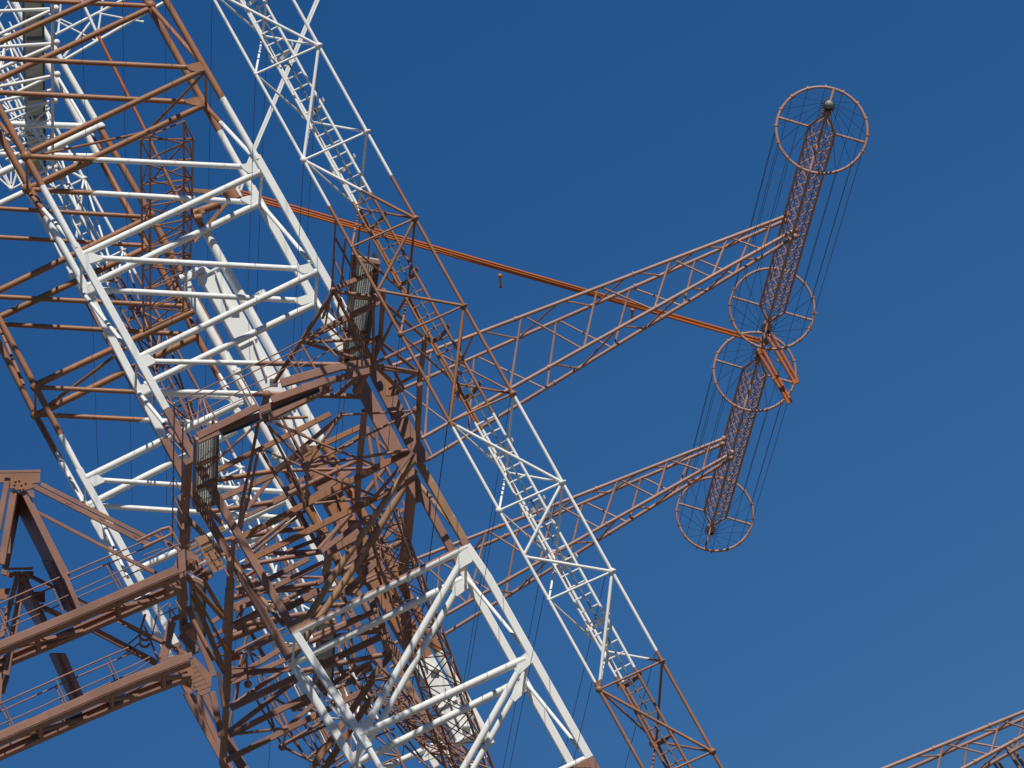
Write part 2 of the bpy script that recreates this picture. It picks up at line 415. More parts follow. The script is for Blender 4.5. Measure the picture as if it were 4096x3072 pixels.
# ================================================================== ladder masts
def mast(label, cat, R0, Lx, B0, stepR, k0, k1, Yf, dY, M, ladder, wch, pattern, group):
    """triangular mast: R0/Lx/B0 photo pixels of node 0 on its right, left and third chord; node step; levels k0..k1"""
    T = Thing('ladder_mast', label, cat, P(R0[0]+stepR[0]*k1, R0[1]+stepR[1]*k1, Yf), {'_': M}, Yf, group)
    def nd(o, k, Y):
        # keep chords truly vertical: place node 0 by pixel, others by height
        p0 = P(o[0], o[1], Y); a = P(o[0]+stepR[0]*20*.1, o[1]+stepR[1]*20*.1, Y)
        return p0+(a-p0)*(k/2.0)
    R = lambda k: nd(R0, k, Yf); Lf = lambda k: nd(Lx, k, Yf); B = lambda k: nd(B0, k, Yf+dY)
    sc = depth(R(0))/FPX
    def part(name, p, q, wpx, n=10):
        bm = bmesh.new(); tube(bm, p, q, wpx*sc/2, n=n); return T.add(name, bm, M)
    for f in (R, Lf, B): part('chord', f(k0-.6), f(k1+.6), wch, 14)
    for k in range(k0, k1+1):
        part('horizontal', Lf(k), R(k), wch*.72)
        part('horizontal', B(k), R(k), wch*.72); part('horizontal', B(k), Lf(k), wch*.7)
        if k < k1:
            part('diagonal', R(k), B(k+1), wch*.75); part('diagonal', Lf(k), B(k+1), wch*.65)
            pass
            for s1, d1, s2, d2 in (pattern[k] if k in pattern else [('R',0,'L',1) if k % 2 == 0 else ('L',0,'R',1)]):
                f1 = R if s1 == 'R' else Lf; f2 = R if s2 == 'R' else Lf
                part('diagonal', f1(k+d1), f2(k+d2), wch*.95)
        for f in ((R, Lf) if k % 2 == 0 else (R, Lf)):
            bm = bmesh.new(); c = f(k); big = (k % 2 == 0) if f is R else (k % 2 == 1)
            ball(bm, c, wch*sc*(1.05 if big else .62)); 
            if f is R: tube(bm, c+Vector((0,0,-.012)), c+Vector((0,0,.012)), wch*sc*1.25, n=18)
            T.add('node_ball', bm, M)
        bm = bmesh.new(); ball(bm, B(k), wch*sc*.8); T.add('node_ball', bm, M)
    # ladder just behind the front face
    (sx, sy), (ex, ey) = ladder; Yl = Yf+.45 if dY > 0 else Yf-.2
    base1 = P(sx, sy, Yl); base2 = P(ex, ey, Yl); base2.z = base1.z
    updir = Vector((0,0,1)); z_hi = R(k0-.6).z+.3; z_lo = R(k1+.6).z
    bm = bmesh.new(); tube(bm, Vector((base1.x, Yl, z_hi)), Vector((base1.x, Yl, z_lo)), .027, n=10)
    T.add('stringer', bm, M)
    bm = bmesh.new(); tube(bm, Vector((base2.x, Yl, z_hi)), Vector((base2.x, Yl, z_lo)), .03, n=10); T.add('stringer', bm, M)
    z = z_hi
    while z > z_lo:
        bm = bmesh.new(); tube(bm, Vector((base1.x, Yl, z)), Vector((base2.x, Yl, z)), .016, n=6); T.add('rung', bm, M); z -= .262
    z = z_hi-.5; i = 0
    hm = bmesh.new()
    cx = (base1.x+base2.x)/2; wx = abs(base2.x-base1.x)/2
    while z > z_lo:
        bm = bmesh.new(); pr = None
        for j in range(15):
            t = math.pi*(-.05+1.1*j/14); v = Vector((cx+wx*.1-wx*1.25*math.cos(math.pi-t)-wx*.25*math.sin(t), Yl+.52*math.sin(t), z))
            if pr is not None: box(bm, pr, v, .075, .012, (v-pr).cross(Vector((0,0,1))).normalized(), 0)
            pr = v
        T.add('safety_hoop', bm, M); z -= 1.29
    # twisted fall-arrest rope
    bm = bmesh.new(); xm = base1.x*.45+base2.x*.55; pr = None; z = z_hi; j = 0
    while z > z_lo:
        for ph in (0, math.pi):
            a = Vector((xm+.012*math.cos(j*1.4+ph), Yl-.05+.012*math.sin(j*1.4+ph), z)); b = Vector((xm+.012*math.cos((j+1)*1.4+ph), Yl-.05+.012*math.sin((j+1)*1.4+ph), z-.11)); tube(bm, a, b, .010, n=5)
        z -= .11; j += 1
    T.add('rope', bm, MS)
    return T
zm = [P(1560,705,126).z, P(2060,1585,126).z, P(2626,2604,126).z]
MM = band_mat('mast_paint', zm, first='w')
pat = {-1:[('L',0,'R',1)], 0:[('R',0,'L',1)], 1:[('L',0,'R',1)], 2:[('R',0,'L',.52+.0),('L',.5,'R',1)], 3:[('R',0,'L',1)], 4:[('L',0,'R',1)], 5:[('R',0,'L',.5),('L',.52,'R',1)], 6:[('R',0,'L',1)], 7:[('L',0,'R',1)], 8:[('R',0,'L',1)]}
mast('slender triangular climbing mast with caged ladder standing right of the nearest lattice tower', 'ladder mast', (1275,183), (1022,296), (1050,143), (192.8,345.6), -1, 8, 126.0, 1.3, MM, ((1151,341),(1243,341)), 13.5, pat, 'climbing masts with caged ladders')
zm2 = [P(545,1095,152).z, P(935,1812,152).z]
MM2 = band_mat('far_mast_paint', zm2, first='w', brown=UMBER)
mast('white and brown ladder mast far behind the towers, left of the duct', 'ladder mast', (336,715), (130,815), (310,839), (156.6,288.2), -3, 7, 152.0, -1.3, MM2, ((262,830),(330,830)), 12, {}, 'climbing masts with caged ladders')
# ================================================================== dipole arms: four chords closing to the tip, zigzag webs
def line_at(l, x):
    (x0, y0), (x1, y1) = l; return y0+(y1-y0)*(x-x0)/(x1-x0)
def arm(label, chords, Ys, near, far, top, bot, wch, x0, x1, M=MP, flare=True):
    """chords a,b,c,d: pixel lines (near top, far top, near bottom, far bottom); Ys[(root,tip)]"""
    T = Thing('dipole_arm', label, 'antenna arm', P(x0, line_at(chords[0], x0), Ys[0][0]), {'_': M}, Ys[0][0], 'dipole arms')
    def pt(i, x):
        t = (x-x0)/(x1-x0); Y = Ys[i][0]+(Ys[i][1]-Ys[i][0])*t; return P(x, line_at(chords[i], x), Y)
    sc = depth(pt(0, x0))/FPX
    for i in range(4):
        xs = chords[i][0][0], chords[i][1][0]
        bm = bmesh.new(); tube(bm, pt(i, xs[0]), pt(i, xs[1]), wch*sc/2, n=14)
        T.add('chord', bm, M)
        for f in (.33, .62):
            c = pt(i, xs[0]+(xs[1]-xs[0])*f+i*9); d = (pt(i, xs[1])-pt(i, xs[0])).normalized(); bm = bmesh.new(); tube(bm, c-d*.02, c+d*.02, wch*sc*.72, n=14); T.add('collar', bm, M)
    def web(i, xa, j, xb, wd):
        bm = bmesh.new(); p, q = pt(i, xa), pt(j, xb); tube(bm, p, q, wd*sc/2, n=8, flare=1.35 if flare else 0); T.add('web', bm, M)
    for (i, j, ns) in ((0, 2, near), (1, 3, far)):
        for k, (xa, xb) in enumerate(ns):
            web(i, xa, j, xb, 9.5)
            if k+1 < len(ns): web(i, xa+9, j, ns[k+1][1]-8, 8.5)
    for xa, xb in top: web(0, xa, 1, xb, 8.5)
    for xa, xb in bot: web(2, xa, 3, xb, 8.5)
    return T, pt
near1 = [(1722,1700),(2085,2040),(2391,2336),(2680,2618),(2909,2850),(3083,3051)]
far1 = [(1600,1730),(1896,1873),(2225,2188),(2519,2456),(2780,2734),(3003,2942)]
top1 = [(1929,2068),(2253,2364),(2549,2640),(1896,1841),(2234,2077),(2507,2382),(2790,2655),(2820,2890),(3000,2910),(3040,3075)]
bot1 = [(2216,2313),(2470,2327),(2489,2577),(2725,2590),(2762,2827),(2933,2835),(2970,3035)]
arm('upper lattice arm reaching right to the dipole with the topmost ring', [((1526,1480),(3151,862)),((1560,1577),(3128,888)),((1685,1754),(3172,924)),((1707,1842),(3179,948))],
    [(132.5,133.6),(134.5,133.95),(132.5,133.6),(134.5,133.95)], near1, far1, top1, bot1, 15.5, 1526, 3160)
near2 = [(1660,1600),(1943,1874),(2216,2160),(2470,2405),(2669,2627),(2838,2812)]
far2 = [(1757,1740),(2068,2022),(2331,2276),(2563,2516),(2761,2705)]
top2 = [(1760,1890),(2091,2150),(2360,2430),(2607,2670),(1950,1900),(2325,2180),(2560,2450),(2775,2690),(2800,2830)]
bot2 = [(1960,2050),(2220,2075),(2290,2380),(2470,2395),(2545,2600),(2735,2620),(2720,2790)]
arm('lower lattice arm reaching right, carrying the dipole with the lowest ring', [((1560,2277),(2891,1757)),((1580,2331),(2893,1775)),((1560,2585),(2928,1813)),((1560,2672),(2930,1830))],
    [(148.6,149.0),(150.6,149.35),(148.6,149.0),(150.6,149.35)], near2, far2, top2, bot2, 14.5, 1560, 2930)
arm('lattice arm cut off by the lower right corner of the photo', [((3480,3097),(4250,2784)),((3520,3127),(4250,2805)),((3700,3155),(4250,2860)),((3760,3170),(4250,2892))],
    [(132.5,133.3),(134.5,133.6),(132.5,133.3),(134.5,133.6)], [(3440,3420),(3771,3740),(3998,3962),(4180,4140)], [(3560,3530),(3870,3850),(4095,4065)], [(3655,3755),(3880,3765),(3905,3990),(4065,3995)], [(3830,3890),(4040,3900)], 15.5, 3480, 4250)
# ================================================================== dipoles: lattice booms along Y with a ring at each end and a cage of wires
W1 = at('n', 1485, 477, 128.0); AX, AZ0 = W1.x, W1.z
def axis_Y(px, py):
    best = None
    for i in range(0, 400):
        Y = 126+i*.1; u = pix(Vector((AX, Y, AZ0))); e = (u[0]-px)**2+(u[1]-py)**2
        if best is None or e < best[0]: best = (e, Y)
    return best[1]
YW = [128.0]+[axis_Y(*sp(*a)) for a in (('o',1081,512),('o',910,1055),('q',984,986))]
print('ring Y', YW, [pix(Vector((AX,y,AZ0))) for y in YW])
RR = .90
TH0 = math.radians(45.5)            # roll of the square lattice about its axis
def dpt(Y, r, th): return Vector((AX+r*math.cos(th), Y, AZ0+r*math.sin(th)))
def dipole(label, Ya, Yb):
    T = Thing('cage_dipole', label, 'dipole', (AX, (Ya+Yb)/2, AZ0), {'_': MP, 'b': MP}, Ya, 'cage dipoles')
    ths = [TH0+k*math.pi/2 for k in range(4)]; rc = .27
    for th in ths:
        bm = bmesh.new(); tube(bm, dpt(Ya, rc, th), dpt(Yb, rc, th), .026, n=10); T.add('chord', bm, MP)
    nb = 15; bm = bmesh.new()
    for i in range(nb+1):
        y = Ya+(Yb-Ya)*i/nb
        for k in range(4): tube(bm, dpt(y, rc, ths[k]), dpt(y, rc, ths[(k+1)%4]), .013, n=6)
        if i < nb:
            y2 = Ya+(Yb-Ya)*(i+1)/nb
            for k in range(4):
                tube(bm, dpt(y, rc, ths[k]), dpt(y2, rc, ths[(k+1)%4]), .009, n=6); tube(bm, dpt(y2, rc, ths[k]), dpt(y, rc, ths[(k+1)%4]), .009, n=6)
    T.add('bracing', bm, MP)
    for Y, sg in ((Ya, -1), (Yb, 1)):
        bm = bmesh.new(); N = 64; tr = .030
        rings = []
        for i in range(N):
            t = 2*math.pi*i/N; rings.append([bm.verts.new(dpt(Y+tr*math.sin(a), RR+tr*math.cos(a), t)) for a in [2*math.pi*j/10 for j in range(10)]])
        for i in range(N):
            u, v = rings[i], rings[(i+1)%N]
            for j in range(10): bm.faces.new((u[j], u[(j+1)%10], v[(j+1)%10], v[j]))
        ro = T.add('ring', bm, MP)
        for i in range(16):
            bm = bmesh.new(); t = 2*math.pi*(i+.5)/16; c = dpt(Y, RR, t); d = Vector((-math.sin(t), 0, math.cos(t))); tube(bm, c-d*.022, c+d*.022, .041, n=10)
            ball(bm, dpt(Y, RR+.045, t), .016, 6, 4); T.add('clamp', bm, MP, ro)
        for th in ths:
            bm = bmesh.new(); tube(bm, dpt(Y, rc, th), dpt(Y, RR, th), .024, .030, n=10); T.add('spoke', bm, MP)
        nose = Vector((AX, Y+sg*1.05, AZ0))
        for th in ths:
            bm = bmesh.new(); tube(bm, dpt(Y, rc, th), nose, .030, .022, n=8); T.add('nose_strut', bm, MP)
        bm = bmesh.new(); ball(bm, nose+Vector((0,sg*.02,0)), .10); tube(bm, nose, nose+Vector((0,sg*.45,0)), .075, .06, n=16); T.add('hub', bm, MP)
        hb = nose+Vector((0, sg*.42, 0))
        bm = bmesh.new()
        for k in range(16):
            t = 2*math.pi*(k+.5)/16; d = Vector((math.cos(t), -sg*.25, math.sin(t))).normalized(); tube(bm, hb+d*.07, hb+d*.145, .020, .012, n=6)
        T.add('insulator_crown', bm, MD)
        bm = bmesh.new(); ball(bm, nose+Vector((0, sg*.5, 0)), .085); T.add('insulator_cap', bm, MI if Y == Ya and sg < 0 and Ya < 130 else MP)
        bm = bmesh.new()
        for k in range(16):
            t = 2*math.pi*(k+.5)/16; d = Vector((math.cos(t), 0, math.sin(t))); tube(bm, hb+d*.13, dpt(Y, RR, t), .0045, n=4)
        T.add('radial_wires', bm, MD)
    for i in range(16):
        t = 2*math.pi*(i+.5)/16; bm = bmesh.new(); tube(bm, dpt(Ya, RR, t), dpt(Yb, RR, t), .0055, n=5); T.add('cage_wire', bm, MD)
    return T
d1 = dipole('upper cage dipole whose near ring is the topmost of the four rings', YW[0], YW[1])
d2 = dipole('lower cage dipole whose far ring is the lowest of the four rings', YW[2], YW[3])
d1.rows('''
joint_ball j n 1182 1210 28 133.6
joint_ball j n 1172 1262 28 133.9
joint_ball j n 1262 1343 28 133.6
joint_ball j n 1252 1395 28 133.9
''')
d2.rows('''
joint_ball j q 1070 333 26 149.0
joint_ball j q 1056 380 26 149.3
joint_ball j q 1140 455 26 149.0
joint_ball j q 1132 500 26 149.3
''')
# ================================================================== orange feeders
CT = (YW[1]+YW[2])/2
OF = Thing('feed_line', 'bright orange twin feed line slanting from the tower to the middle of the cage dipoles', 'feed line', P(981,777,139.3), {'_': MO, 'k': MD, 'b': MB}, 139.3)
def pipe_px(T, name, code, x1, y1, Ya, code2, x2, y2, Yb, wpx, m=None):
    bm = bmesh.new(); p, q = at(code, x1, y1, Ya), at(code2, x2, y2, Yb); tube(bm, p, q, wpx*depth(p)/FPX/2, n=14); return T.add(name, bm, m or T.m['_'])
pipe_px(OF, 'conductor', 'X', 960, 764, 139.3, 'o', 975, 782, CT, 10)
pipe_px(OF, 'conductor', 'X', 960, 785, 139.3, 'o', 955, 803, CT+.1, 10)
pipe_px(OF, 'conductor', 'X', 955, 774, 139.7, 'o', 965, 792, CT+.3, 9)
for x, y in ((850,740),(1990,1037)):
    bm = bmesh.new(); c = at('m', x, y, 139.3+(CT-139.3)*(.39 if x < 1000 else .63))
    c = c+Vector((0,0,-.09)); e = Vector((.03,.42,0)); box(bm, c-e, c+e, .05, .05)
    ball(bm, c-e, .05); ball(bm, c+e, .04); OF.add('spreader', bm, MO)
OF.rows('''
junction xb o 960 750 1000 820 60 141
junction x o 975 760 950 900 34 141
''')
for grp, (x1,y1,x2,y2) in enumerate(((1045,715,1268,1120),(1018,755,1252,1155),(978,870,1210,1295),(948,900,1192,1312))):
    pipe_px(OF, 'matching_stub', 'o', x1, y1, CT+(-.3 if grp < 2 else .4), 'o', x2, y2, CT+(-.3 if grp < 2 else .4), 13)
for x, y in ((1130,945),(1085,1100)):
    bm = bmesh.new(); c = at('o', x, y, CT); box(bm, c-Vector((.09,0,0)), c+Vector((.09,0,0)), .06, .06); OF.add('stub_clamp', bm, MB)
OF.rows('''
stub_end x o 1235 1150 1280 1125 42 141.3
stub_end x o 1180 1315 1222 1295 42 142
''')
# corner stubs of the next dipole
ON = Thing('feed_stub', 'short orange-brown stub tubes hanging behind the arm in the lower right corner', 'feed line', at('s',2060,1425,134), {'_': MB}, 134)
ON.rows('''
tube t s 2075 1425 2260 1720 30
tube t s 2050 1465 2220 1740 30
tube t s 1965 1565 2090 1760 26
tube t s 1945 1600 2040 1760 26
''')
# upper feed pole, white above and orange below
FP = Thing('feed_pipe', 'orange-red pipe with a white upper end running down behind the nearest tower', 'pipe', P(590,545,137), {'_': MO, 'w': MW, 'b': MB, 'r': MR}, 137)
FP.rows('''
pipe tw X 325 0 385 128 13 137
pipe t X 385 128 582 525 13 137
pipe tb X 590 540 699 768 14 137.2
pipe tb X 699 768 750 845 14 137.3
''')
HR = Thing('hanger_bar', 'flat white twin bar slanting up behind the ladder mast from the duct flange', 'support bar', P(945,770,141), {'_': MW, 'w': MW}, 141)
HR.rows('''
bar x X 1290 -60 1010 602 9 141
bar x X 1300 -60 1020 602 8 141
bar x X 1014 597 958 735 9 141
bar x X 1022 600 966 740 8 141
shackle tw b 345 1590 315 1640 26 140.5
shackle tw b 375 1580 350 1650 26 140.5
''')
# ================================================================== reflector screen wires, level, along Y
starts = [(x, 300, 118.0) for x in (335,495,663,843,1062)]
for k in range(0, 8):
    starts += [(1022+192.8*k, 296+345.6*k, 126.05), (1275+192.8*k, 183+345.6*k, 126.05)]
for i, (x, y, ys) in enumerate(starts):
    c = P(x, y, max(ys, 126.05) if ys > 120 else 145); bm = bmesh.new(); tube(bm, Vector((c.x,ys,c.z))-c, Vector((c.x,180,c.z))-c, .0065, n=5)
    o = new_obj('reflector_wire', bm, MD); o.location = c
    o['category'] = 'wire'; o['group'] = 'reflector screen wires' if ys < 120 else 'wires tied to the climbing mast'
    o['label'] = 'thin dark level wire crossing the sky behind the nearest tower, no mast joint on it' if ys < 120 else 'hair-thin dark wire running back from a joint of the caged-ladder mast'
# ================================================================== box lattice booms
def boom(label, cat, ends, nb, wch, ww, M, cross=False):
    """ends: 4 x ((x0,y0,Y0),(x1,y1,Y1)) photo pixels, in order round the section"""
    T = Thing('lattice_boom', label, cat, P(*ends[0][1]), {'_': M}, ends[0][0][2])
    c = [(P(*a), P(*b)) for a, b in ends]; sc = depth(c[0][0])/FPX
    for a, b in c:
        bm = bmesh.new(); tube(bm, a, b, wch*sc/2, n=8); T.add('chord', bm, M)
    for k in range(4):
        u, v = c[k], c[(k+1)%4]
        for i in range(nb+1):
            t = i/nb; bm = bmesh.new(); tube(bm, u[0].lerp(u[1],t), v[0].lerp(v[1],t), ww*sc/2, n=6)
            if i < nb:
                t2 = (i+1)/nb
                p, q = ((u[0].lerp(u[1],t), v[0].lerp(v[1],t2)) if i % 2 == 0 or cross else (v[0].lerp(v[1],t), u[0].lerp(u[1],t2)))
                tube(bm, p, q, ww*sc/2, n=6)
                if cross: tube(bm, v[0].lerp(v[1],t), u[0].lerp(u[1],t2), ww*sc/2, n=6)
            T.add('web_bay', bm, M)
    return T
boom('brown square lattice boom running back from the nearest tower, left of the duct pipes', 'lattice boom', [((562,560,135.2),(575,1326,147.5)),((600,543,135),(602,1310,147.2)),((736,485,135),(733,1245,147.2)),((773,470,135.2),(757,1240,147.5))][0:1]+[((600,543,134.8),(602,1310,147.0)),((736,485,135.0),(733,1245,147.2)),((773,555,135.4),(757,1240,147.5))], 9, 10, 7, MB)
boom('dark brown lattice boom sloping down in front of the lower white duct', 'lattice boom', [((1455,2070,135),(1788,3085,138.5)),((1480,2060,136.2),(1826,3085,139.4)),((1590,2035,136.2),(1978,3085,139.4)),((1572,2035,135),(1950,3085,138.5))], 9, 11, 5, MU, True)
# rear lattice work low in the frame (seen between the beams)
boom('thin brown lattice boom low behind the towers, right of the ladder gratings', 'lattice boom', [((1450,2752,143),(1800,3085,145)),((1480,2720,144.2),(1850,3085,146)),((1540,2688,144.2),(1870,3000,146)),((1600,2800,143),(1900,3085,145))], 9, 10, 6, MU)
# ================================================================== walkways of open grating
def grating(T, name, quad, nl, nc, side=None, bar=.03):
    """quad: four world corners (near-left, near-right, far-right, far-left); open bars both ways"""
    a, b, c, d = quad; bm = bmesh.new()
    for i in range(nl+1):
        t = i/nl; box(bm, a.lerp(b, t), d.lerp(c, t), bar*.6, bar*1.6, Vector((0,0,1)), 0)
    for i in range(nc+1):
        t = i/nc; box(bm, a.lerp(d, t), b.lerp(c, t), bar*.6, bar*1.8, Vector((0,0,1)), 0)
    return T.add(name, bm, T.m['g'])
def walkway(T, code, L0, R0, L1, R1, Ya, Yb, nl=14, nc=30, cross=5, mat_='_', tall=.22, toe=True):
    """walkway seen from below: pixel corners at its near (0) and far (1) end"""
    z = at(code, *L0, Ya).z
    a, b, c, d = at(code, *L0, Ya), at(code, *R0, Ya), at(code, *R1, Yb), at(code, *L1, Yb)
    grating(T, 'grating', (a, b, c, d), nl, nc)
    for p, q, hh, mk in ((a, d, .10, mat_), (b, c, tall*1.25, 'k')):  # right toe plate: its shadow-side tone is put into the dark colour
        bm = bmesh.new(); u = Vector((0,0,hh*.4)); box(bm, p+u, q+u, .05, hh, Vector((0,0,1)), .1); T.add('edge_beam' if mk != 'k' else 'toe_plate', bm, T.m[mk])
    for i in range(cross+1):
        t = i/cross; bm = bmesh.new(); u = Vector((0,0,-.06)); box(bm, a.lerp(d,t)+u, b.lerp(c,t)+u, .07, .09, Vector((0,0,1)), .1); T.add('cross_beam', bm, T.m[mat_])
MATS = {'_': MU, 'b': MB, 'u': MU, 'r': MR, 'w': MW, 'g': MG, 'd': MS, 'k': MD, 'o': MO}
# upper left: white walkway bridge running back along Y
UW = Thing('walkway_bridge', 'white tubular bridge with a long open grating floor in the upper left corner', 'walkway', P(150,690,146), MATS | {'_': MW}, 142)
walkway(UW, 'X', (98,-20), (170,-20), (113,690), (178,680), 143.5, 155.2, 14, 100, 9, 'd', .30)
UW.rows('''
chord t A 905 -60 910 1659 60 139 145.5
chord t B 905 -20 915 1330 52 145.3 150
node_ball j A 965 145 62 139.7
node_ball j A 980 735 60 142
node_ball j A 992 1285 58 144.1
node_ball j B 945 80 56 145.6
node_ball j B 960 1230 40 149.8
strut t A -20 192 860 155 58 139.7
strut t A -20 600 860 190 66 139.7
strut t A -20 812 880 755 60 142
strut t A -20 1195 880 800 66 142
strut t A -20 1500 870 1320 60 144
strut t A 300 1590 850 1330 60 144.2
strut t B -20 90 880 -100 56 145
strut t B 0 300 850 95 52 145.6
strut t B 160 430 840 120 40 145.8
strut t B 100 860 860 210 40 146
strut t B -20 960 860 690 40 147.5
strut t B 300 650 860 400 34 147
strut t B 100 1100 860 720 38 148
strut t B 210 1600 300 1290 40 149
strut t B 220 1600 860 1250 34 149.5
strut t B -20 1420 190 1610 38 149
strut t B 60 1380 190 1590 34 149
strut t B 640 1330 900 1235 50 149.8
node_ball j B 190 1600 40 149
''')
# thin white mast behind that bridge, at the left edge of the photo
LM = Thing('service_mast', 'thin white and dull red tube mast at the left edge behind the white bridge', 'mast', P(90,740,156), MATS | {'_': MW}, 156)
LM.rows('''
tube t A 130 20 330 400 34
tube t A 270 -20 470 380 34
tube t A 160 380 440 930 32
tube t A 240 540 560 1180 32
tube t A 300 830 480 1170 30
tube t A 170 560 420 1080 28
tube t A 340 1270 560 1659 32
tube t A 200 1370 400 1720 30
tube tu A -20 420 520 1420 34
tube tu A 60 980 120 760 24
tube tu A -40 1180 160 1420 26
brace t A 100 580 420 640 32
brace t A -20 1090 240 1150 36
brace t A 250 1150 470 1180 34
brace t A 150 1430 360 1350 34
brace t A 330 640 420 720 50
brace t A -20 310 130 100 24
brace t A -20 920 150 850 30
tube t B 200 -20 320 180 40
tube t B 280 140 470 560 38
tube t B 160 280 330 610 34
tube t B 330 400 520 820 34
tube t B 60 90 150 220 44
tube t B 300 550 440 800 30
brace t B -20 630 130 660 30
brace t B 240 580 440 530 30
brace t B 330 680 440 640 40
tube t B 90 1350 200 1590 26
tube t B -20 1180 130 1440 30
rope t B 190 1240 190 1520 34
''')
# white arm of the next level, far up, and its webs
UA = Thing('dipole_arm', 'white lattice arm rising to the top edge behind the upper brown tubes', 'antenna arm', P(230,140,152), MATS | {'_': MW}, 152, 'dipole arms')
UA.rows('''
chord t a 480 300 1120 -30 25
chord t a 560 515 1450 0 28
web f a 528 10 503 290 20
web f a 890 -10 835 360 19
web f a 470 170 840 360 15
web f a 850 115 1240 190 16
web t a 800 170 550 490 22
web t a 420 120 620 210 13
''')
# ================================================================== hub platforms of the front tower
HP = Thing('hub_platform', 'brown maintenance platform of beams, ball joints and gratings wrapped round the tower hub', 'platform', P(740,2400,131), MATS, 129)
walkway(HP, 'e', (1365,560), (1545,590), (1245,1500), (1395,1480), 128.5, 135.5, 9, 52, 3, '_', .18)
walkway(HP, 'C', (375,460), (740,300), (345,1650), (700,1500), 130, 135, 9, 40, 3, '_', .2)
walkway(HP, 'J', (985,200), (1170,300), (1010,1080), (1170,1080), 136, 140, 8, 20, 2, '_', .2)
walkway(HP, 'H', (1170,-780), (1320,-780), (1100,-300), (1300,-300), 140, 143, 10, 24, 2, '_', .2) if False else None
walkway(HP, 'G', (1640,640), (1900,640), (1590,1659), (1850,1659), 137, 141.5, 10, 34, 3, '_', .2)
walkway(HP, 'l', (1010,820), (1130,780), (985,1010), (1090,1000), 142, 144, 8, 20, 2, '_', .2)
HP.rows('''
kick_plate x e 1330 525 1320 760 40 128.5 130
kick_plate x e 1320 740 1270 1180 40 130 133.4
kick_plate x e 1280 1100 1215 1480 48 133 135.5
kick_plate xk e 1535 600 1490 950 44 128.6 131.2
kick_plate xk e 1490 940 1440 1300 44 131.2 133.8
kick_plate xk e 1440 1290 1375 1500 44 133.8 135.5
beam x e 1165 832 1540 680 40 128.4 129.2
beam x e 1330 745 1560 670 46 129.6
beam x e 890 1285 1270 1085 58 129.5
beam x e 1260 1090 1560 945 52 131
beam x e 1220 1420 1500 1270 50 134
node_ball j e 1150 852 30 127.6
node_ball j e 1522 912 38 127.6
node_ball j e 1542 1272 36 130.5
node_ball j e 1495 1488 36 130
node_ball j h 580 92 40 129
node_ball j h 1875 228 42 131
node_ball j h 915 706 44 130.5
strut t e 1150 855 1520 912 36 127.6
strut t e 1140 880 640 1650 40 127.6 129
strut t h 575 105 530 300 62 129 130.2
strut t e 1500 950 1495 1470 26 127.7 130
strut t e 1585 850 1560 1250 46 128 130.5
strut t e 1545 1260 1500 1490 40 130.5 130.1
strut t e 880 1300 1545 1268 30 129.6 130.5
strut t e 885 1292 1490 1482 34 129.6 130
strut t e 1550 1285 1895 1565 30 130.5 132
strut t e 1500 1490 1905 1562 30 130 132
strut t e 1570 1530 1890 1575 26 130.3 132
strut t e 1500 1485 1950 1270 30 130 131
strut t e 1495 1470 1680 1080 28 130 129
strut t e 1680 1080 1790 900 26 129 128
strut t e 1555 1320 1760 1700 28 130.5 132
strut t e 1500 1490 1740 1720 36 130 131
strut t e 1160 870 1490 1480 28 127.6 130
strut t e 1150 855 1060 1090 24 127.6 128.5
strut t e 1905 1560 1640 1700 28 132 131
strut t e 1560 930 1960 1280 30 127.7 130.5
strut t e 1590 1000 1740 1160 22 128 129
hanger x e 1945 1260 1890 1690 44 129.5 132
hanger x X 1680 1536 1667 1800 22 129.8 134
beam x e 700 1655 1190 1515 76 128
beam x e 1190 1515 1470 1475 66 128
beam x e 880 1690 1470 1545 56 129.2
strut t e 1480 1500 1340 1720 60 130 131
strut t e 1420 1540 1180 1760 45 130 131
beam x h -20 452 500 198 66 128
beam x h 620 140 1090 -30 66 128
beam x h 540 300 1130 10 95 129.6
strut t C 480 1030 1500 130 48 130.91 131.18
strut t C 1440 160 1290 960 60 131.12 131.78
strut t C 1290 960 1130 1680 60 131.78 133
strut t C 1430 700 1330 1200 52 136 137
strut t C 1330 1200 1220 1680 52 137 138
beam xb C 480 1120 1300 720 92 137
beam xb C 1300 720 2250 250 92 137
beam xb D -20 405 740 25 92 137
strut tb C 640 1180 1740 1005 92 138
beam x C 1740 1005 2300 600 110 138 137
beam x C 640 1550 1690 1085 105 139
beam x C 1230 1680 1710 1070 70 139
strut t C 1540 150 2260 890 46 131.12 131.33
beam x C 1570 120 2250 400 48 131.15
strut tb C 1600 110 2300 80 50 131.18
rail_strut t C 1780 -20 2260 840 46 130.73
strut t C 1590 190 2230 1460 48 131.15 131.63
strut t C 1500 680 2090 1670 62 136
strut t C 1530 645 2250 960 46 136 131.63
strut tb C 1840 1015 2250 990 62 139
hanger x C 225 840 175 1680 140 129.5 133.2
hanger x E 150 -20 140 500 190 132.3 134.4
hanger x E 180 480 150 1000 170 131 133
''')  # dark kick plates above: shade of their left faces put into the colour
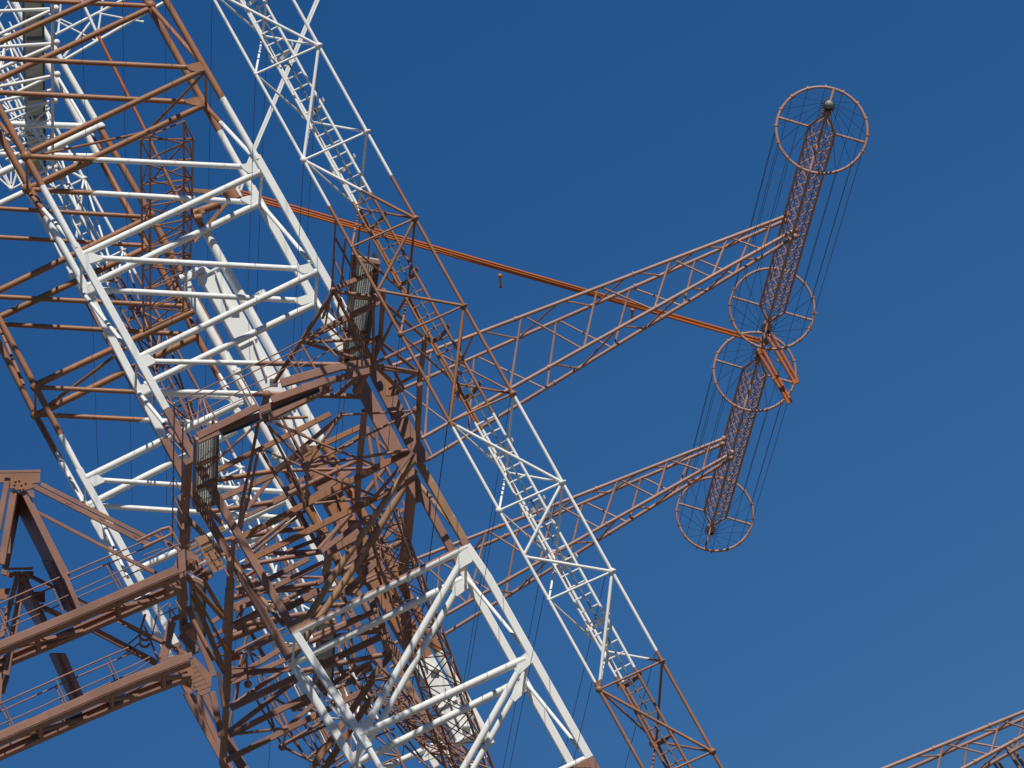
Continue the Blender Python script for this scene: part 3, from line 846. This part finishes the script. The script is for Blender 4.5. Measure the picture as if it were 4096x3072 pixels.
HP.rows('''
strut t D 940 45 2130 -25 40 131.33 131.63
strut t D 40 1000 1445 965 64 139
beam x D -20 845 950 30 100 138.5 136
beam xb D -20 900 640 540 92 140
beam xb D 640 540 1270 250 92 140
beam x D 430 940 1290 390 80 141
strut t D 320 920 960 -20 62 131.45 131.33
strut t D 410 880 2160 -5 42 131.48 131.63
strut t D 400 915 2170 635 56 131.48 132
strut t D 20 290 620 555 46 131.33
strut t D 620 555 1560 930 46 131.33 131.63
strut t D 400 980 1530 1450 46 131.48 132
strut t D 20 1410 1200 830 84 139
beam x D -20 1330 440 1050 80 138
beam x D 400 1500 1090 1010 90 140
hanger x D 335 1000 338 1600 50 130.5 133
strut t D 10 280 290 870 44 131.33
strut t D -20 920 300 1560 52 131.63
strut t D 470 1575 1510 1465 52 131.78
strut t D 480 1560 1090 1280 50 134
strut t D 1475 40 1560 560 66 136
strut t D 1560 560 1640 930 66 136
strut t D 1375 250 1470 830 76 138
strut t D 1470 830 1560 1420 76 138
strut t D 1440 370 1740 680 60 137
strut t D 1590 720 1840 1210 66 137
strut t D 1280 850 1440 950 46 139
strut t D 1510 1050 1750 1320 46 139
strut t D 1270 1490 1670 980 84 142
beam x D 1500 1470 2170 690 60 131.69
strut t D 1520 1480 1750 1320 50 133
hanger x D 1330 -40 1250 800 105 134.5 138
hanger x D 1250 790 1195 1680 100 138 141.6
hanger x h 1835 850 1750 1680 85 135 141
strut t E 600 245 1690 80 92 140
beam x E 1690 80 2260 -190 100 140
beam xb E 680 590 850 510 66 141
beam x E 1190 335 1900 10 66 141
strut t E 820 745 1650 595 88 141
node_ball j E 1640 570 70 141
strut t E 1740 590 2250 530 88 141
strut t E 1220 960 2240 130 66 140
strut t E 1260 1020 2250 230 50 140.3
strut t E 1790 870 2140 1480 42 146
strut t E 1560 700 1300 1520 40 145
strut t E 1170 -20 1080 700 60 136 139
strut t E 1240 -20 1120 640 55 137 140
strut tb E 190 330 840 1010 92 131.33
strut tb C 350 1400 580 1680 82 131.33
strut tb E 360 -20 830 470 82 131.33
''')  # umber beam under sheet D's brown pair: strip added for their shaded side
HP.rows('''
beam x V 380 100 600 -10 34 140
strut t V 250 487 690 408 31 141
beam x V 250 428 690 402 25 142
strut t V 470 408 690 318 26 141.5
beam x V 215 658 610 452 34 143
beam x V 365 645 708 476 34 140
strut t V 310 562 730 572 19 146
strut t V 360 655 680 604 33 143
strut t V 665 612 840 498 32 143 141
strut t V 790 548 1205 342 36 138
strut t V 130 700 390 618 38 140
strut t V 300 662 640 640 30 144
strut t V 340 775 620 632 34 142
beam x V 420 795 680 655 42 143
strut t V 120 880 490 715 38 138
strut t V 140 885 330 845 36 139
strut t V 330 845 600 800 36 139
strut t V 95 940 350 846 42 139.5
strut t V 300 726 640 722 19 146
strut t V 590 658 910 650 22 144
strut t V 650 795 860 632 38 139
beam x V 680 415 960 205 34 137
beam x V 740 400 935 292 66 138
strut t V 640 945 1040 782 36 137
strut t V 690 955 1090 905 34 139
node_ball j V 650 800 32 140
beam x V 40 800 270 700 40 141
strut t V 150 515 260 488 34 140
strut t V 160 595 290 515 26 141
strut t V 150 640 290 590 28 142
beam x V 150 790 330 650 26 140
strut t V 480 480 655 770 14 146
strut t V 395 320 520 640 14 146
strut t V 240 640 340 330 14 145
strut t V 160 830 230 690 18 144
strut t V 900 130 1030 330 26 142
strut t V 960 60 1200 330 26 142
strut t V 860 150 700 400 30 139
strut t V 600 20 690 360 30 141
strut t V 520 120 680 390 26 141
strut t V 770 420 900 650 24 142
strut t V 780 580 880 790 22 142
strut t V 910 520 1100 790 22 137
strut t V 1000 330 1110 620 20 137
strut t V 880 690 1000 560 22 140
beam x V 850 680 1080 420 34 138
beam x V 930 480 1210 200 30 137
beam x V 950 600 1100 530 24 139
strut t V 640 750 900 745 34 143

strut t W 120 85 480 -85 40 138
strut t W 150 90 330 48 34 139
strut t W 330 48 500 22 34 139
strut t W 105 170 490 15 42 139.5
strut t W 120 252 460 98 15 136
beam x W 105 435 490 200 32 142
beam x W 120 445 530 272 32 142.5
beam x W 110 380 500 362 30 141
strut t W 110 600 510 325 30 142.5
beam x W 115 607 1100 138 42 139
beam x W 95 765 560 405 32 142.6
beam x W 105 780 870 397 38 140
strut t W 135 773 475 732 19 140
beam x W 75 945 950 505 38 141
beam x W 450 745 650 575 26 142
strut t W 555 374 1105 264 34 138
strut t W 610 192 1040 -15 36 137
strut t W 690 175 1090 103 33 139
beam xb W 650 960 1015 430 42 138
beam xb W 728 960 1010 540 40 139
strut t W 435 845 730 675 19 142.5
strut t W 455 838 750 705 17 143
node_ball j W 225 455 26 142
strut t W 214 260 226 450 14 140 142
hanger x W 106 -10 88 560 48 137 142
hanger x W 88 550 60 960 36 142 146
beam x W 70 800 200 980 42 146
strut t W 0 90 80 240 18 144
strut t W 100 740 220 140 16 144
strut t W 150 560 200 240 16 145
strut t W 240 130 330 300 16 143
strut t W 40 380 70 600 24 140
strut t W 700 400 900 360 20 142
strut t W 780 320 870 440 24 142
strut t W 850 380 1030 560 24 141
strut t W 860 390 1000 620 14 141
strut t W 870 380 1010 310 18 140
strut t W 920 410 1010 310 12 140
strut t W 980 430 1130 410 10 140
strut t W 1020 310 1160 430 20 140
strut t W 1000 330 960 400 14 140
beam x W 900 380 1010 340 60 142
strut t W 740 500 900 430 22 142
strut t W 820 330 830 560 18 142
strut t W 800 480 1000 400 16 142.5
strut t W 640 600 700 430 22 143
strut t W 700 700 760 550 16 144
strut t W 560 560 760 700 18 145
strut t W 600 560 780 760 16 146
strut t W 660 660 740 800 18 145
beam x W 500 600 640 540 60 143
strut t W 860 650 960 820 16 144
strut t W 900 300 870 380 14 141
beam x W 1100 150 1120 270 56 138 140
leg_stub x k 1600 1010 1990 1720 50 147
leg_stub x k 1700 1030 1915 1500 44 147.5
leg_stub x k 1835 1000 1915 1390 56 140
leg_stub x k 1930 1400 2130 1740 56 146
''')
def slot_strip(code, a0, a1, drop, n, Y):
    """row of upright bars hanging under a beam, with a bottom rail"""
    p, q = at(code, *a0, Y), at(code, *a1, Y); d = Vector((0,0,-drop))
    for t in range(n+1):
        c = p.lerp(q, t/n); bm = bmesh.new(); box(bm, c, c+d, .035, .03, Vector((0,1,0)), 0); HP.add('toe_bar', bm, MU)
    bm = bmesh.new(); box(bm, p+d, q+d, .05, .05, Vector((0,1,0)), 0); HP.add('toe_rail', bm, MD)
slot_strip('C', (770,270), (1440,0), .15, 26, 128.1)
slot_strip('h', (500,205), (1000,0), .15, 32, 128.1)
# the small service stair between the two pivots
HP.rows('''
stair_stringer x E 345 690 670 1300 36 129
stair_stringer xb E 690 950 930 1360 28 129.4
stair_tread xb E 425 845 610 760 16 129.2
stair_tread xb E 465 920 655 835 16 129.2
stair_tread xb E 505 995 695 905 16 129.2
stair_tread xb E 545 1072 725 998 16 129.2
stair_tread xb E 585 1150 765 1070 16 129.2
stair_tread xb E 625 1230 805 1150 16 129.2
stair_tread xb E 665 1300 845 1220 16 129.2
''')
HP.poly('stair_back', 'E', [(360,700),(520,640),(880,1200),(680,1300)], 129.7, .03, 'r')
for k in range(8):
    HP.rows(f'fin x E {200+42*k} {830+78*k} {350+42*k} {740+78*k} 44 129.6')
HP.poly('pivot_plate', 'E', [(60,960),(150,900),(330,960),(420,1080),(380,1250),(190,1260),(40,1330),(-60,1330)], 129.3, .08)
HP.poly('pivot_plate', 'E', [(180,1250),(380,1180),(640,1290),(660,1360),(540,1450),(330,1330)], 129.8, .06)
def bolt_flange(code, x, y, rpx, Y):
    c = at(code, x, y, Y); r = rpx*SHEET[code][2]*depth(c)/FPX; bm = bmesh.new()
    tube(bm, c, c-Vector((0,.05,0)), r, n=24); tube(bm, c-Vector((0,.05,0)), c-Vector((0,.13,0)), r*.45, n=16)
    for k in range(12): t = k*math.pi/6; v = c+Vector((math.cos(t),0,math.sin(t)))*r*.78; tube(bm, v-Vector((0,.04,0)), v-Vector((0,.085,0)), r*.1, n=6)
    HP.add('pivot_pin', bm, MB)
bolt_flange('E', 272, 1130, 80, 129.2); bolt_flange('k', 1614, 892, 50, 128.9)
HP.poly('pivot_plate', 'k', [(1520,780),(1600,770),(1680,820),(1650,970),(1565,930)], 129.0, .08, 'b')
HP.poly('pivot_plate', 'k', [(1560,850),(1680,700),(1830,860),(1815,1000),(1740,1035),(1650,975)], 129.9, .05)
for k in range(7): HP.rows(f'fin x k {1585+18*k} {790+34*k} {1680+24*k} {740+34*k} 22 129.4')
HP.rows('''
stair_stringer xb k 1655 715 1810 950 14 129.1
hanger x J 815 180 850 560 150 130.6 132.4
hanger x J 845 540 865 1010 120 132.4 134.5
hanger x J 640 230 760 330 130 129.5 130.2
hanger x J 900 960 1000 1320 170 133.6 135.4
hanger x J 1560 -60 1540 400 90 131 133
hanger x J 1540 380 1490 1000 110 133 137
hanger x G 100 -40 70 700 120 132.5 137
hanger x G 70 690 40 1680 110 137 143
hanger x l 225 1180 200 1680 50 143 147
hanger x E 1010 700 985 1250 70 130.2 132.8
strut tb J 890 190 1440 810 76 131 132
strut tb J 1170 280 1490 830 66 132 133
strut tb J 1005 400 1490 1290 40 131.5 133
beam x J 1000 480 1450 1560 76 132 133
strut tb J 1000 850 1310 1440 74 131
beam x J 930 650 1310 1680 90 131.5
beam x J 660 860 820 790 70 130.5
beam x J 690 880 560 1420 130 130.3
beam x J 820 1060 1060 1320 120 133
beam x J 520 1470 990 1370 90 128.5
beam x J 1290 1330 1470 1640 60 134
strut t J 1190 1390 1780 1330 40 140
strut t J 1340 1250 1480 1130 70 139
beam x J 1270 1100 1480 980 60 138
beam x J 1250 900 1480 760 60 138
strut t J 1610 920 1980 730 100 137
strut t J 1690 920 2050 870 90 138
strut t J 1600 1090 2060 910 90 138.5
beam x J 1620 700 2000 550 70 139
beam x J 1650 460 1800 380 70 139
strut t J 1800 510 1680 850 44 143
strut t J 1800 1060 1680 1560 42 143
strut t J 1570 1350 2110 1060 40 136
beam x J 1800 1300 2180 1110 80 138
strut t J 1870 1040 2080 1420 40 143
strut t J 1840 1330 2040 1430 36 142
strut t J 1810 1340 1740 1560 36 142
strut t J 1850 1360 1930 1540 30 144
beam xo J 1560 1400 1690 1370 110 141
beam x J 1560 1580 1800 1600 90 142
''')
HP.rows('''
node_ball j G 1550 560 75 140
beam x F 120 290 -20 400 60 139
strut t F 540 900 1100 280 92 139
beam xb F 430 480 250 560 50 142
hanger x F 720 930 660 1330 130 136.5 139
beam x F 520 1480 1200 1000 84 138
beam x F 960 1659 1680 1000 90 137.5
strut t F 1300 1440 1900 1150 56 139
strut t F 1020 1620 1560 1380 60 139
strut tb F 300 130 640 720 96 139.8
strut t F 60 -20 560 900 60 141
strut t F 160 280 300 560 60 142
strut t F 950 820 1220 1240 50 142
strut t F 1080 1080 1500 1659 60 142
strut t F 1600 640 1920 1150 46 142
strut t F 1570 270 1960 700 60 142
strut t F 1700 200 1960 680 60 142
strut t F 1480 180 2000 700 30 137
strut t F 1540 270 1540 500 40 138
strut t F 1350 640 1980 430 24 135
strut t F 1440 780 2100 950 22 135
strut t F 1700 1060 2240 1210 24 136
strut t F 1610 1180 2000 500 22 136
strut t F 1990 60 2130 560 50 140
beam x F 1900 260 2060 190 70 139
''')
HP.rows('''
strut t H 210 910 810 790 76 138
hanger x H 850 930 900 1260 130 137 138.6
beam x H 580 300 830 880 120 138
beam x H 860 960 1280 1640 120 137
beam x H 560 1680 950 1220 110 137.5
strut t H 620 1345 960 1659 38 136.5
strut t H 80 380 120 820 80 143
strut t H 190 640 240 1100 70 143
strut t H 130 980 200 1450 70 143
strut t H 230 1000 320 1500 64 143
strut t H 60 180 220 470 70 144
strut t H 30 900 20 1659 60 144
strut t H 360 1659 600 1340 30 136.6
strut t H 820 900 1100 1659 30 143
strut t M -20 20 270 -20 40 141
node_ball j M 320 740 42 143
strut t M 362 580 328 720 26 140 142.7
strut t M 350 755 580 870 28 143
strut t M 570 865 760 960 30 143
strut t M 565 862 880 610 28 142
strut t M 580 860 900 690 24 143
strut t M 740 960 1010 760 26 142
strut t M 820 960 1040 830 26 142
beam xb M 600 980 860 630 50 138
beam xb M 730 980 1010 560 56 139
node_ball j M 437 372 26 144
strut t M 240 260 430 370 26 144
strut t M 440 370 620 390 22 144
strut t M 450 365 560 260 20 144
strut t M 60 -20 240 550 22 145
strut t M 100 -20 380 540 24 145
strut t M 170 210 330 560 24 146
strut t M 40 230 310 710 22 145
strut t M 240 20 400 310 26 145
strut t M 230 420 560 850 24 146
strut t M 290 380 370 540 26 145
strut t M 380 560 540 835 24 145
strut t M 420 520 760 940 22 146
strut t M 520 480 740 900 22 145
strut t M 560 500 900 940 22 146
strut t M 640 440 760 680 28 145
strut t M 460 130 560 330 30 145
strut t M 880 150 1000 330 30 145
strut t M 940 120 1060 420 26 145
strut t M 1050 90 1200 360 26 142
strut t M 1000 200 1250 540 24 142
strut t M 1060 120 1269 300 26 142
strut t M 800 540 760 640 24 145
strut t M 1000 620 1010 960 24 145
strut t M 780 300 920 330 22 145
strut t N -20 160 840 780 24 141
strut t N -20 330 660 950 22 141
strut t N 210 -20 850 740 22 142
strut t N 140 240 650 950 20 142
strut t N 300 150 480 600 22 141
strut t N 0 -20 180 420 22 142
strut t N 40 680 320 560 20 142
strut t N 270 60 50 280 16 140
strut t N 460 240 240 480 14 140
strut t N 640 420 460 620 14 140
strut t N 800 660 620 840 14 140
strut t N 0 90 280 60 10 141
strut t N 200 330 460 235 10 141
strut t N 380 500 650 410 10 141
strut t N 540 690 800 600 10 141
strut t N 130 260 440 230 10 142
strut t N 320 510 580 480 10 142
beam xb N 330 270 610 760 40 147
beam xr N 400 30 740 700 60 146
strut t N 200 560 370 830 24 148.4
strut t N 130 640 360 830 20 148.4
strut t N 200 810 355 835 26 148.4
strut t N 200 910 355 845 22 148.4
strut t N 360 840 420 970 26 148.4
strut t N -20 920 20 952 30 143
strut t N 100 840 210 960 30 147
strut t N 880 780 1000 900 24 138
strut t N 1050 590 830 900 10 138
strut t N 900 820 1269 960 24 138
''')
# ------------------------------------------------------------------ handrails of the hub platform
HR2 = Thing('handrail', 'thin brown handrails with posts along the hub platform in front of the white duct', 'handrail', P(900,1700,128), MATS, 128)
HR2.rows('''
rail t U -20 530 630 220 13
rail t U 630 220 1120 -20 13
rail t U 240 482 1170 20 13
rail t U 90 690 700 380 11
rail t U 700 380 1269 95 11
rail t U 380 620 860 395 10
rail t U 860 395 1269 225 10
rail t e 640 1410 900 1270 13
rail t e 900 1270 1240 1110 13
rail t e 760 1420 1250 1190 12
rail t e 850 1520 1250 1300 11
post t U 632 225 825 570 15
post t U 620 305 755 555 14
post t U 285 478 430 715 14
post t U 238 488 226 800 11
post t U 330 660 330 750 10
post t U 1130 -10 1269 230 14
post t U 1115 60 1225 250 13
post t U 40 490 235 850 13
post t U -20 570 165 870 13
post t U 240 520 325 760 11
post t e 880 1320 1065 1660 22
post t e 1010 1240 1180 1420 20
post t e 1100 1150 1250 1290 18
rail t e 1172 235 1140 830 20 126.5 130
rail t e 1258 395 1185 1100 20 126.5 131
rail t e 1382 285 1358 500 20 126.3 127.8
rail t e 1462 440 1455 575 16 127 128
post t e 1170 400 1345 720 20 127.2
post t e 1158 585 1300 880 20 128.2
post t e 1140 775 1250 1000 20 129.2
post t e 1110 960 1270 1270 18 130.2
post t e 1115 960 1080 1170 18 130 131.3
rail t g 1507 165 1488 1430 13 127 131.5
rail t g 1582 320 1560 1480 13 127.5 131.8
post t g 1500 810 1600 1000 13 129
post t g 1490 960 1590 1150 13 129.6
post t g 1490 1110 1570 1250 13 130.2
post t g 1480 1240 1560 1400 13 130.8
''')
# ================================================================== trestles and girders, lower left
TA = Thing('trestle_frame', 'riveted brown inverted V frame with wide flat top, higher of two', 'trestle', P(160,2500,122), MATS, 122)
TA.rows('''
cap_flange x L -60 140 598 128 42
leg_beam x L 115 230 -30 1000 85 122.1
leg_beam x L 205 420 20 1500 105 122
leg_beam x L 250 700 60 1659 95 123.2
leg_beam x L 300 350 960 1700 70 122
leg_beam x L 420 520 1010 1680 62 122.1
leg_beam x I 770 -20 1090 700 60 122.3
leg_beam x I 870 -20 1200 760 72 122
''')
TA.poly('web_plate', 'L', [(-60,150),(592,140),(592,300),(440,320),(100,300),(-60,300)], 122.3, .06)
TA.poly('rivet_plate', 'L', [(160,215),(420,215),(440,250),(500,370),(340,425),(150,385)], 121.95, .05, 'b')
for x, y in ((228,275),(283,265),(377,300),(317,327),(213,325),(200,376),(345,388),(290,395)):
    bm = bmesh.new(); ball(bm, at('L', x, y, 121.92), .022, 8, 6); TA.add('rivet', bm, MB)
TA.poly('bracket', 'L', [(400,420),(500,410),(510,520),(480,530),(430,490)], 122.2, .06)
TB = Thing('trestle_frame', 'riveted brown inverted V frame with orange patched top, lower of two', 'trestle', P(160,3000,122), MATS, 123)
TB.rows('''
cap_flange x I 60 95 485 88 34
cap_patch xo I 380 80 485 75 22 122.85
leg_beam x I 265 180 20 1110 75 123
leg_beam x I 330 290 90 1659 100 123.1
leg_beam x I 355 250 650 880 70 123
leg_beam x I 420 420 680 900 60 123.2
leg_beam x K 840 -20 1130 680 55 123.3
leg_beam x K 935 -20 1250 710 68 123
leg_beam x K 20 90 -40 800 90 123.2
leg_beam x K 110 300 30 560 70 123.4
''')
TB.poly('web_plate', 'I', [(190,140),(495,130),(495,180),(400,190),(190,200)], 123.1, .05)
TB.poly('rivet_plate', 'I', [(200,150),(410,150),(455,225),(370,300),(240,285)], 122.95, .05, 'b')
TB.poly('orange_panel', 'I', [(60,155),(190,150),(185,240),(60,190)], 123.6, .04, 'o')
TB.poly('side_panel', 'I', [(-40,400),(160,380),(90,545),(-40,545)], 123.8, .05, 'b')
TB.poly('side_panel', 'I', [(500,440),(665,420),(665,590),(560,580)], 123.5, .05)
for x, y in ((238,175),(230,210),(300,185),(348,172),(293,225),(285,268),(370,220),(390,260),(222,245)):
    bm = bmesh.new(); ball(bm, at('I', x, y, 122.92), .022, 8, 6); TB.add('rivet', bm, MB)
for T_, cod, pts in ((TA,'L',((330,350,122),(985,1690,122),(770,1690,123.3),(235,640,123.3))),(TA,'I',((855,-30,122),(1195,750,122),(1010,735,123.3),(630,-30,123.3))),(TA,'L',((245,430,122),(60,1500,122),(190,800,123.2),(330,560,123.2))),
  (TB,'I',((395,250,123),(690,880,123),(560,950,124.2),(325,560,124.2))),(TB,'K',((935,-30,123),(1250,700,123),(1060,690,124.2),(735,-30,124.2)))):
    bm = bmesh.new(); plate(bm, [at(cod, *p) for p in pts], .05); T_.add('leg_side_plate', bm, MU)
TD = Thing('brace_beam', 'long brown slotted double-angle brace sloping from the upper trestle to the hub', 'brace', P(713,2221,123), MATS, 122.4)
TD.rows('''
upper_angle x L 600 320 2212 1130 62 122.4
lower_angle x L 430 320 2212 1225 74 122.8
upper_angle x g 1330 1300 1560 1440 26 122.4
batten x L 980 580 1060 610 50 122.6
batten x L 1470 810 1550 850 50 122.6
batten x L 1980 1070 2060 1110 50 122.6
''')
TE = Thing('brace_beam', 'single brown brace crossing white legs, below the slotted brace', 'brace', P(625,2295,123), MATS, 122.8)
TE.rows('beam x L 520 715 2260 1620 44 122.8\nbeam x J 100 -20 470 160 50 122.8\nlip x L 520 735 2260 1640 26 123.0')
TF = Thing('brace_beam', 'brown double-angle brace sloping from the lower trestle past both girders to the hub', 'brace', P(750,2616,123), MATS, 123.4)
TF.rows('upper_angle x I 420 175 2260 1100 40 123.4\nlower_angle x I 440 215 2260 1140 26 123.6\nupper_angle x J 0 890 930 1360 44 123.4\nlower_angle x J 0 925 900 1380 26 123.6')
TG = Thing('brace_beam', 'dark brown lowest brace under the girders meeting the lower pivot', 'brace', P(620,2650,124), MATS, 124)
TG.rows('beam x I 590 640 1240 960 80 124\nbeam x I 1240 920 2260 1460 95 124\nbeam x J 0 1240 470 1490 95 124')
def girder(label, web, low, low2, patches, code, Y, rails, posts, group):
    T = Thing('walkway_girder', label, 'girder', at(code, *web[-1], Y), MATS, Y, group)
    def strip(name, pts, wd, Yo, m='_', dp=None):
        for (x0,y0),(x1,y1) in zip(pts, pts[1:]):
            bm = bmesh.new(); p, q = at(code, x0, y0, Y+Yo), at(code, x1, y1, Y+Yo); wm = wd*SHEET[code][2]*depth(p)/FPX
            box(bm, p, q, wm, dp or .06, Vector((0,1,0)), .05); T.add(name, bm, T.m[m])
    strip('web', web, 105, 0, '_', .10)
    # real top and bottom flanges, and the second girder of the walkway 1.3 m behind with grating between
    k = SHEET[code][2]
    for (x0,y0),(x1,y1) in zip(web, web[1:]):
        p, q = at(code, x0, y0, Y), at(code, x1, y1, Y); h = 105*k*depth(p)/FPX/2
        for s in (1, -1):
            bm = bmesh.new(); o = Vector((0,.03 if s > 0 else .17,s*h)); box(bm, p+o, q+o, .04, .12 if s > 0 else .42, Vector((0,1,0)), .05); T.add('flange', bm, T.m['_'])
        b = Vector((0,1.25,-h*.1))
        bm = bmesh.new(); box(bm, p+b, q+b, 1.9*h, .10, Vector((0,1,0)), .05); T.add('rear_web', bm, T.m['_'])
        for s in (1, -1):
            bm = bmesh.new(); o = b+Vector((0,0,s*h*.98)); box(bm, p+o, q+o, .04, .30, Vector((0,1,0)), .05); T.add('flange', bm, T.m['_'])
        n = max(1, round((q-p).length/1.6))
        for i in range(n):
            c = p.lerp(q, (i+.5)/n); bm = bmesh.new(); box(bm, c+Vector((0,.05,-h*.7)), c+Vector((0,1.15,-h*.8)), .07, .10, Vector((0,0,1)), .05); T.add('cross_beam', bm, T.m['_'])
            c0, c1 = p.lerp(q, i/n), p.lerp(q, (i+1)/n)
            if i % 2: c0, c1 = c1, c0
            bm = bmesh.new(); box(bm, c0+Vector((0,.05,-h*.75)), c1+Vector((0,1.15,-h*.85)), .10, .06, Vector((0,0,1)), .05); T.add('wind_brace', bm, T.m['_'])
    for r in rails:
        pts = r[1]; bm = bmesh.new()
        path(bm, [at(code, x, y, Y+r[0]) for x, y in pts], r[2]*k*depth(at(code,*pts[0],Y))/FPX/2); T.add('rail', bm, T.m['_'])
    for x0,y0,x1,y1,Yo in posts:
        bm = bmesh.new(); p, q = at(code, x0, y0, Y+Yo), at(code, x1, y1, Y+Yo); tube(bm, p, q, 24*k*depth(p)/FPX/2, n=8); T.add('post', bm, T.m['_'])
    return T
girder('upper brown walkway girder with four thin rails entering from the left edge', [(-120,1275),(1180,735),(2260,265),(2620,110)], None, None, None, 'I', 122.0,
    [(.05,[(-60,625),(870,222),(1390,0),(2100,-300)],26),(.9,[(-60,725),(1000,270),(1590,20),(2260,-265)],24),(.05,[(-60,945),(870,545),(1640,190),(2600,-260)],20),(.9,[(-60,1045),(940,600),(1680,280),(2640,-150)],19)],
    [(-10,720,135,1090,.05),(10,700,180,1060,.9),(775,380,930,725,.05),(800,330,960,700,.9),(1560,35,1755,395,.05),(1605,15,1800,370,.9)], 'walkway girders')
girder('lower brown walkway girder with rails and posts across the bottom left corner', [(-120,1250),(1240,655),(2000,330),(2780,30)], None, None, None, 'K', 122.4,
    [(.05,[(-60,740),(960,288),(1620,0),(1900,-120)],26),(.9,[(-60,855),(1000,375),(1860,0),(2000,-60)],24),(.05,[(-60,1050),(640,740),(900,615),(1200,485),(2000,130),(2212,20)],20),(.9,[(-60,1150),(950,710),(1250,572),(2010,225),(2212,80)],19)],
    [(45,715,210,1060,.05),(50,830,175,1075,.9),(830,370,980,710,.05),(820,465,940,735,.9),(1595,25,1765,385,.05),(1590,125,1705,390,.9)], 'walkway girders')
# short curved rails and the end rail of the upper girder near the hub
RE = Thing('handrail', 'looped handrail end with curved hoops, above the lower girder beside the hub', 'handrail', at('J',500,1440,124), MATS, 123.6)
RE.rows('''
rail t J -20 1270 220 1060 26
rail t J -20 1370 225 1180 24
post t J 215 1050 300 760 36
post t J 225 1180 225 1050 22
post t J 300 960 500 1440 24
post t J 280 930 480 1420 22
rail t J 390 1130 470 780 22
rail t J 480 720 640 600 20
rail t J 520 780 780 660 20
post t J 660 600 665 830 24
post t J 740 560 830 700 24
post t J 690 690 760 820 22
''')
for cy, cx, rx in ((1090,295,75),(1190,290,70)):
    bm = bmesh.new(); path(bm, [at('J', cx-rx*math.cos(math.pi*i/10), cy+55*math.sin(math.pi*i/10), 123.6) for i in range(11)], .026, 8); RE.add('hoop', bm, MU)
HG = Thing('handrail', 'brown handrail with a rounded end over the slotted brace by the hub', 'handrail', at('g',1440,1550,122), MATS, 122.2)
bm = bmesh.new(); path(bm, [at('g', x, y, 122.2) for x, y in ((1180,1360),(1400,1255),(1460,1240),(1478,1260),(1475,1300),(1440,1320),(1240,1410))], .03, 8); HG.add('rail', bm, MU)
HG.rows('post t g 1385 1285 1450 1420 13\npost t g 1480 1260 1545 1390 12\npost t g 1495 1370 1540 1450 12\nrail t g 1400 1440 1560 1380 11\nrail t g 1240 1480 1400 1420 10')
print('objects', len(S.objects))
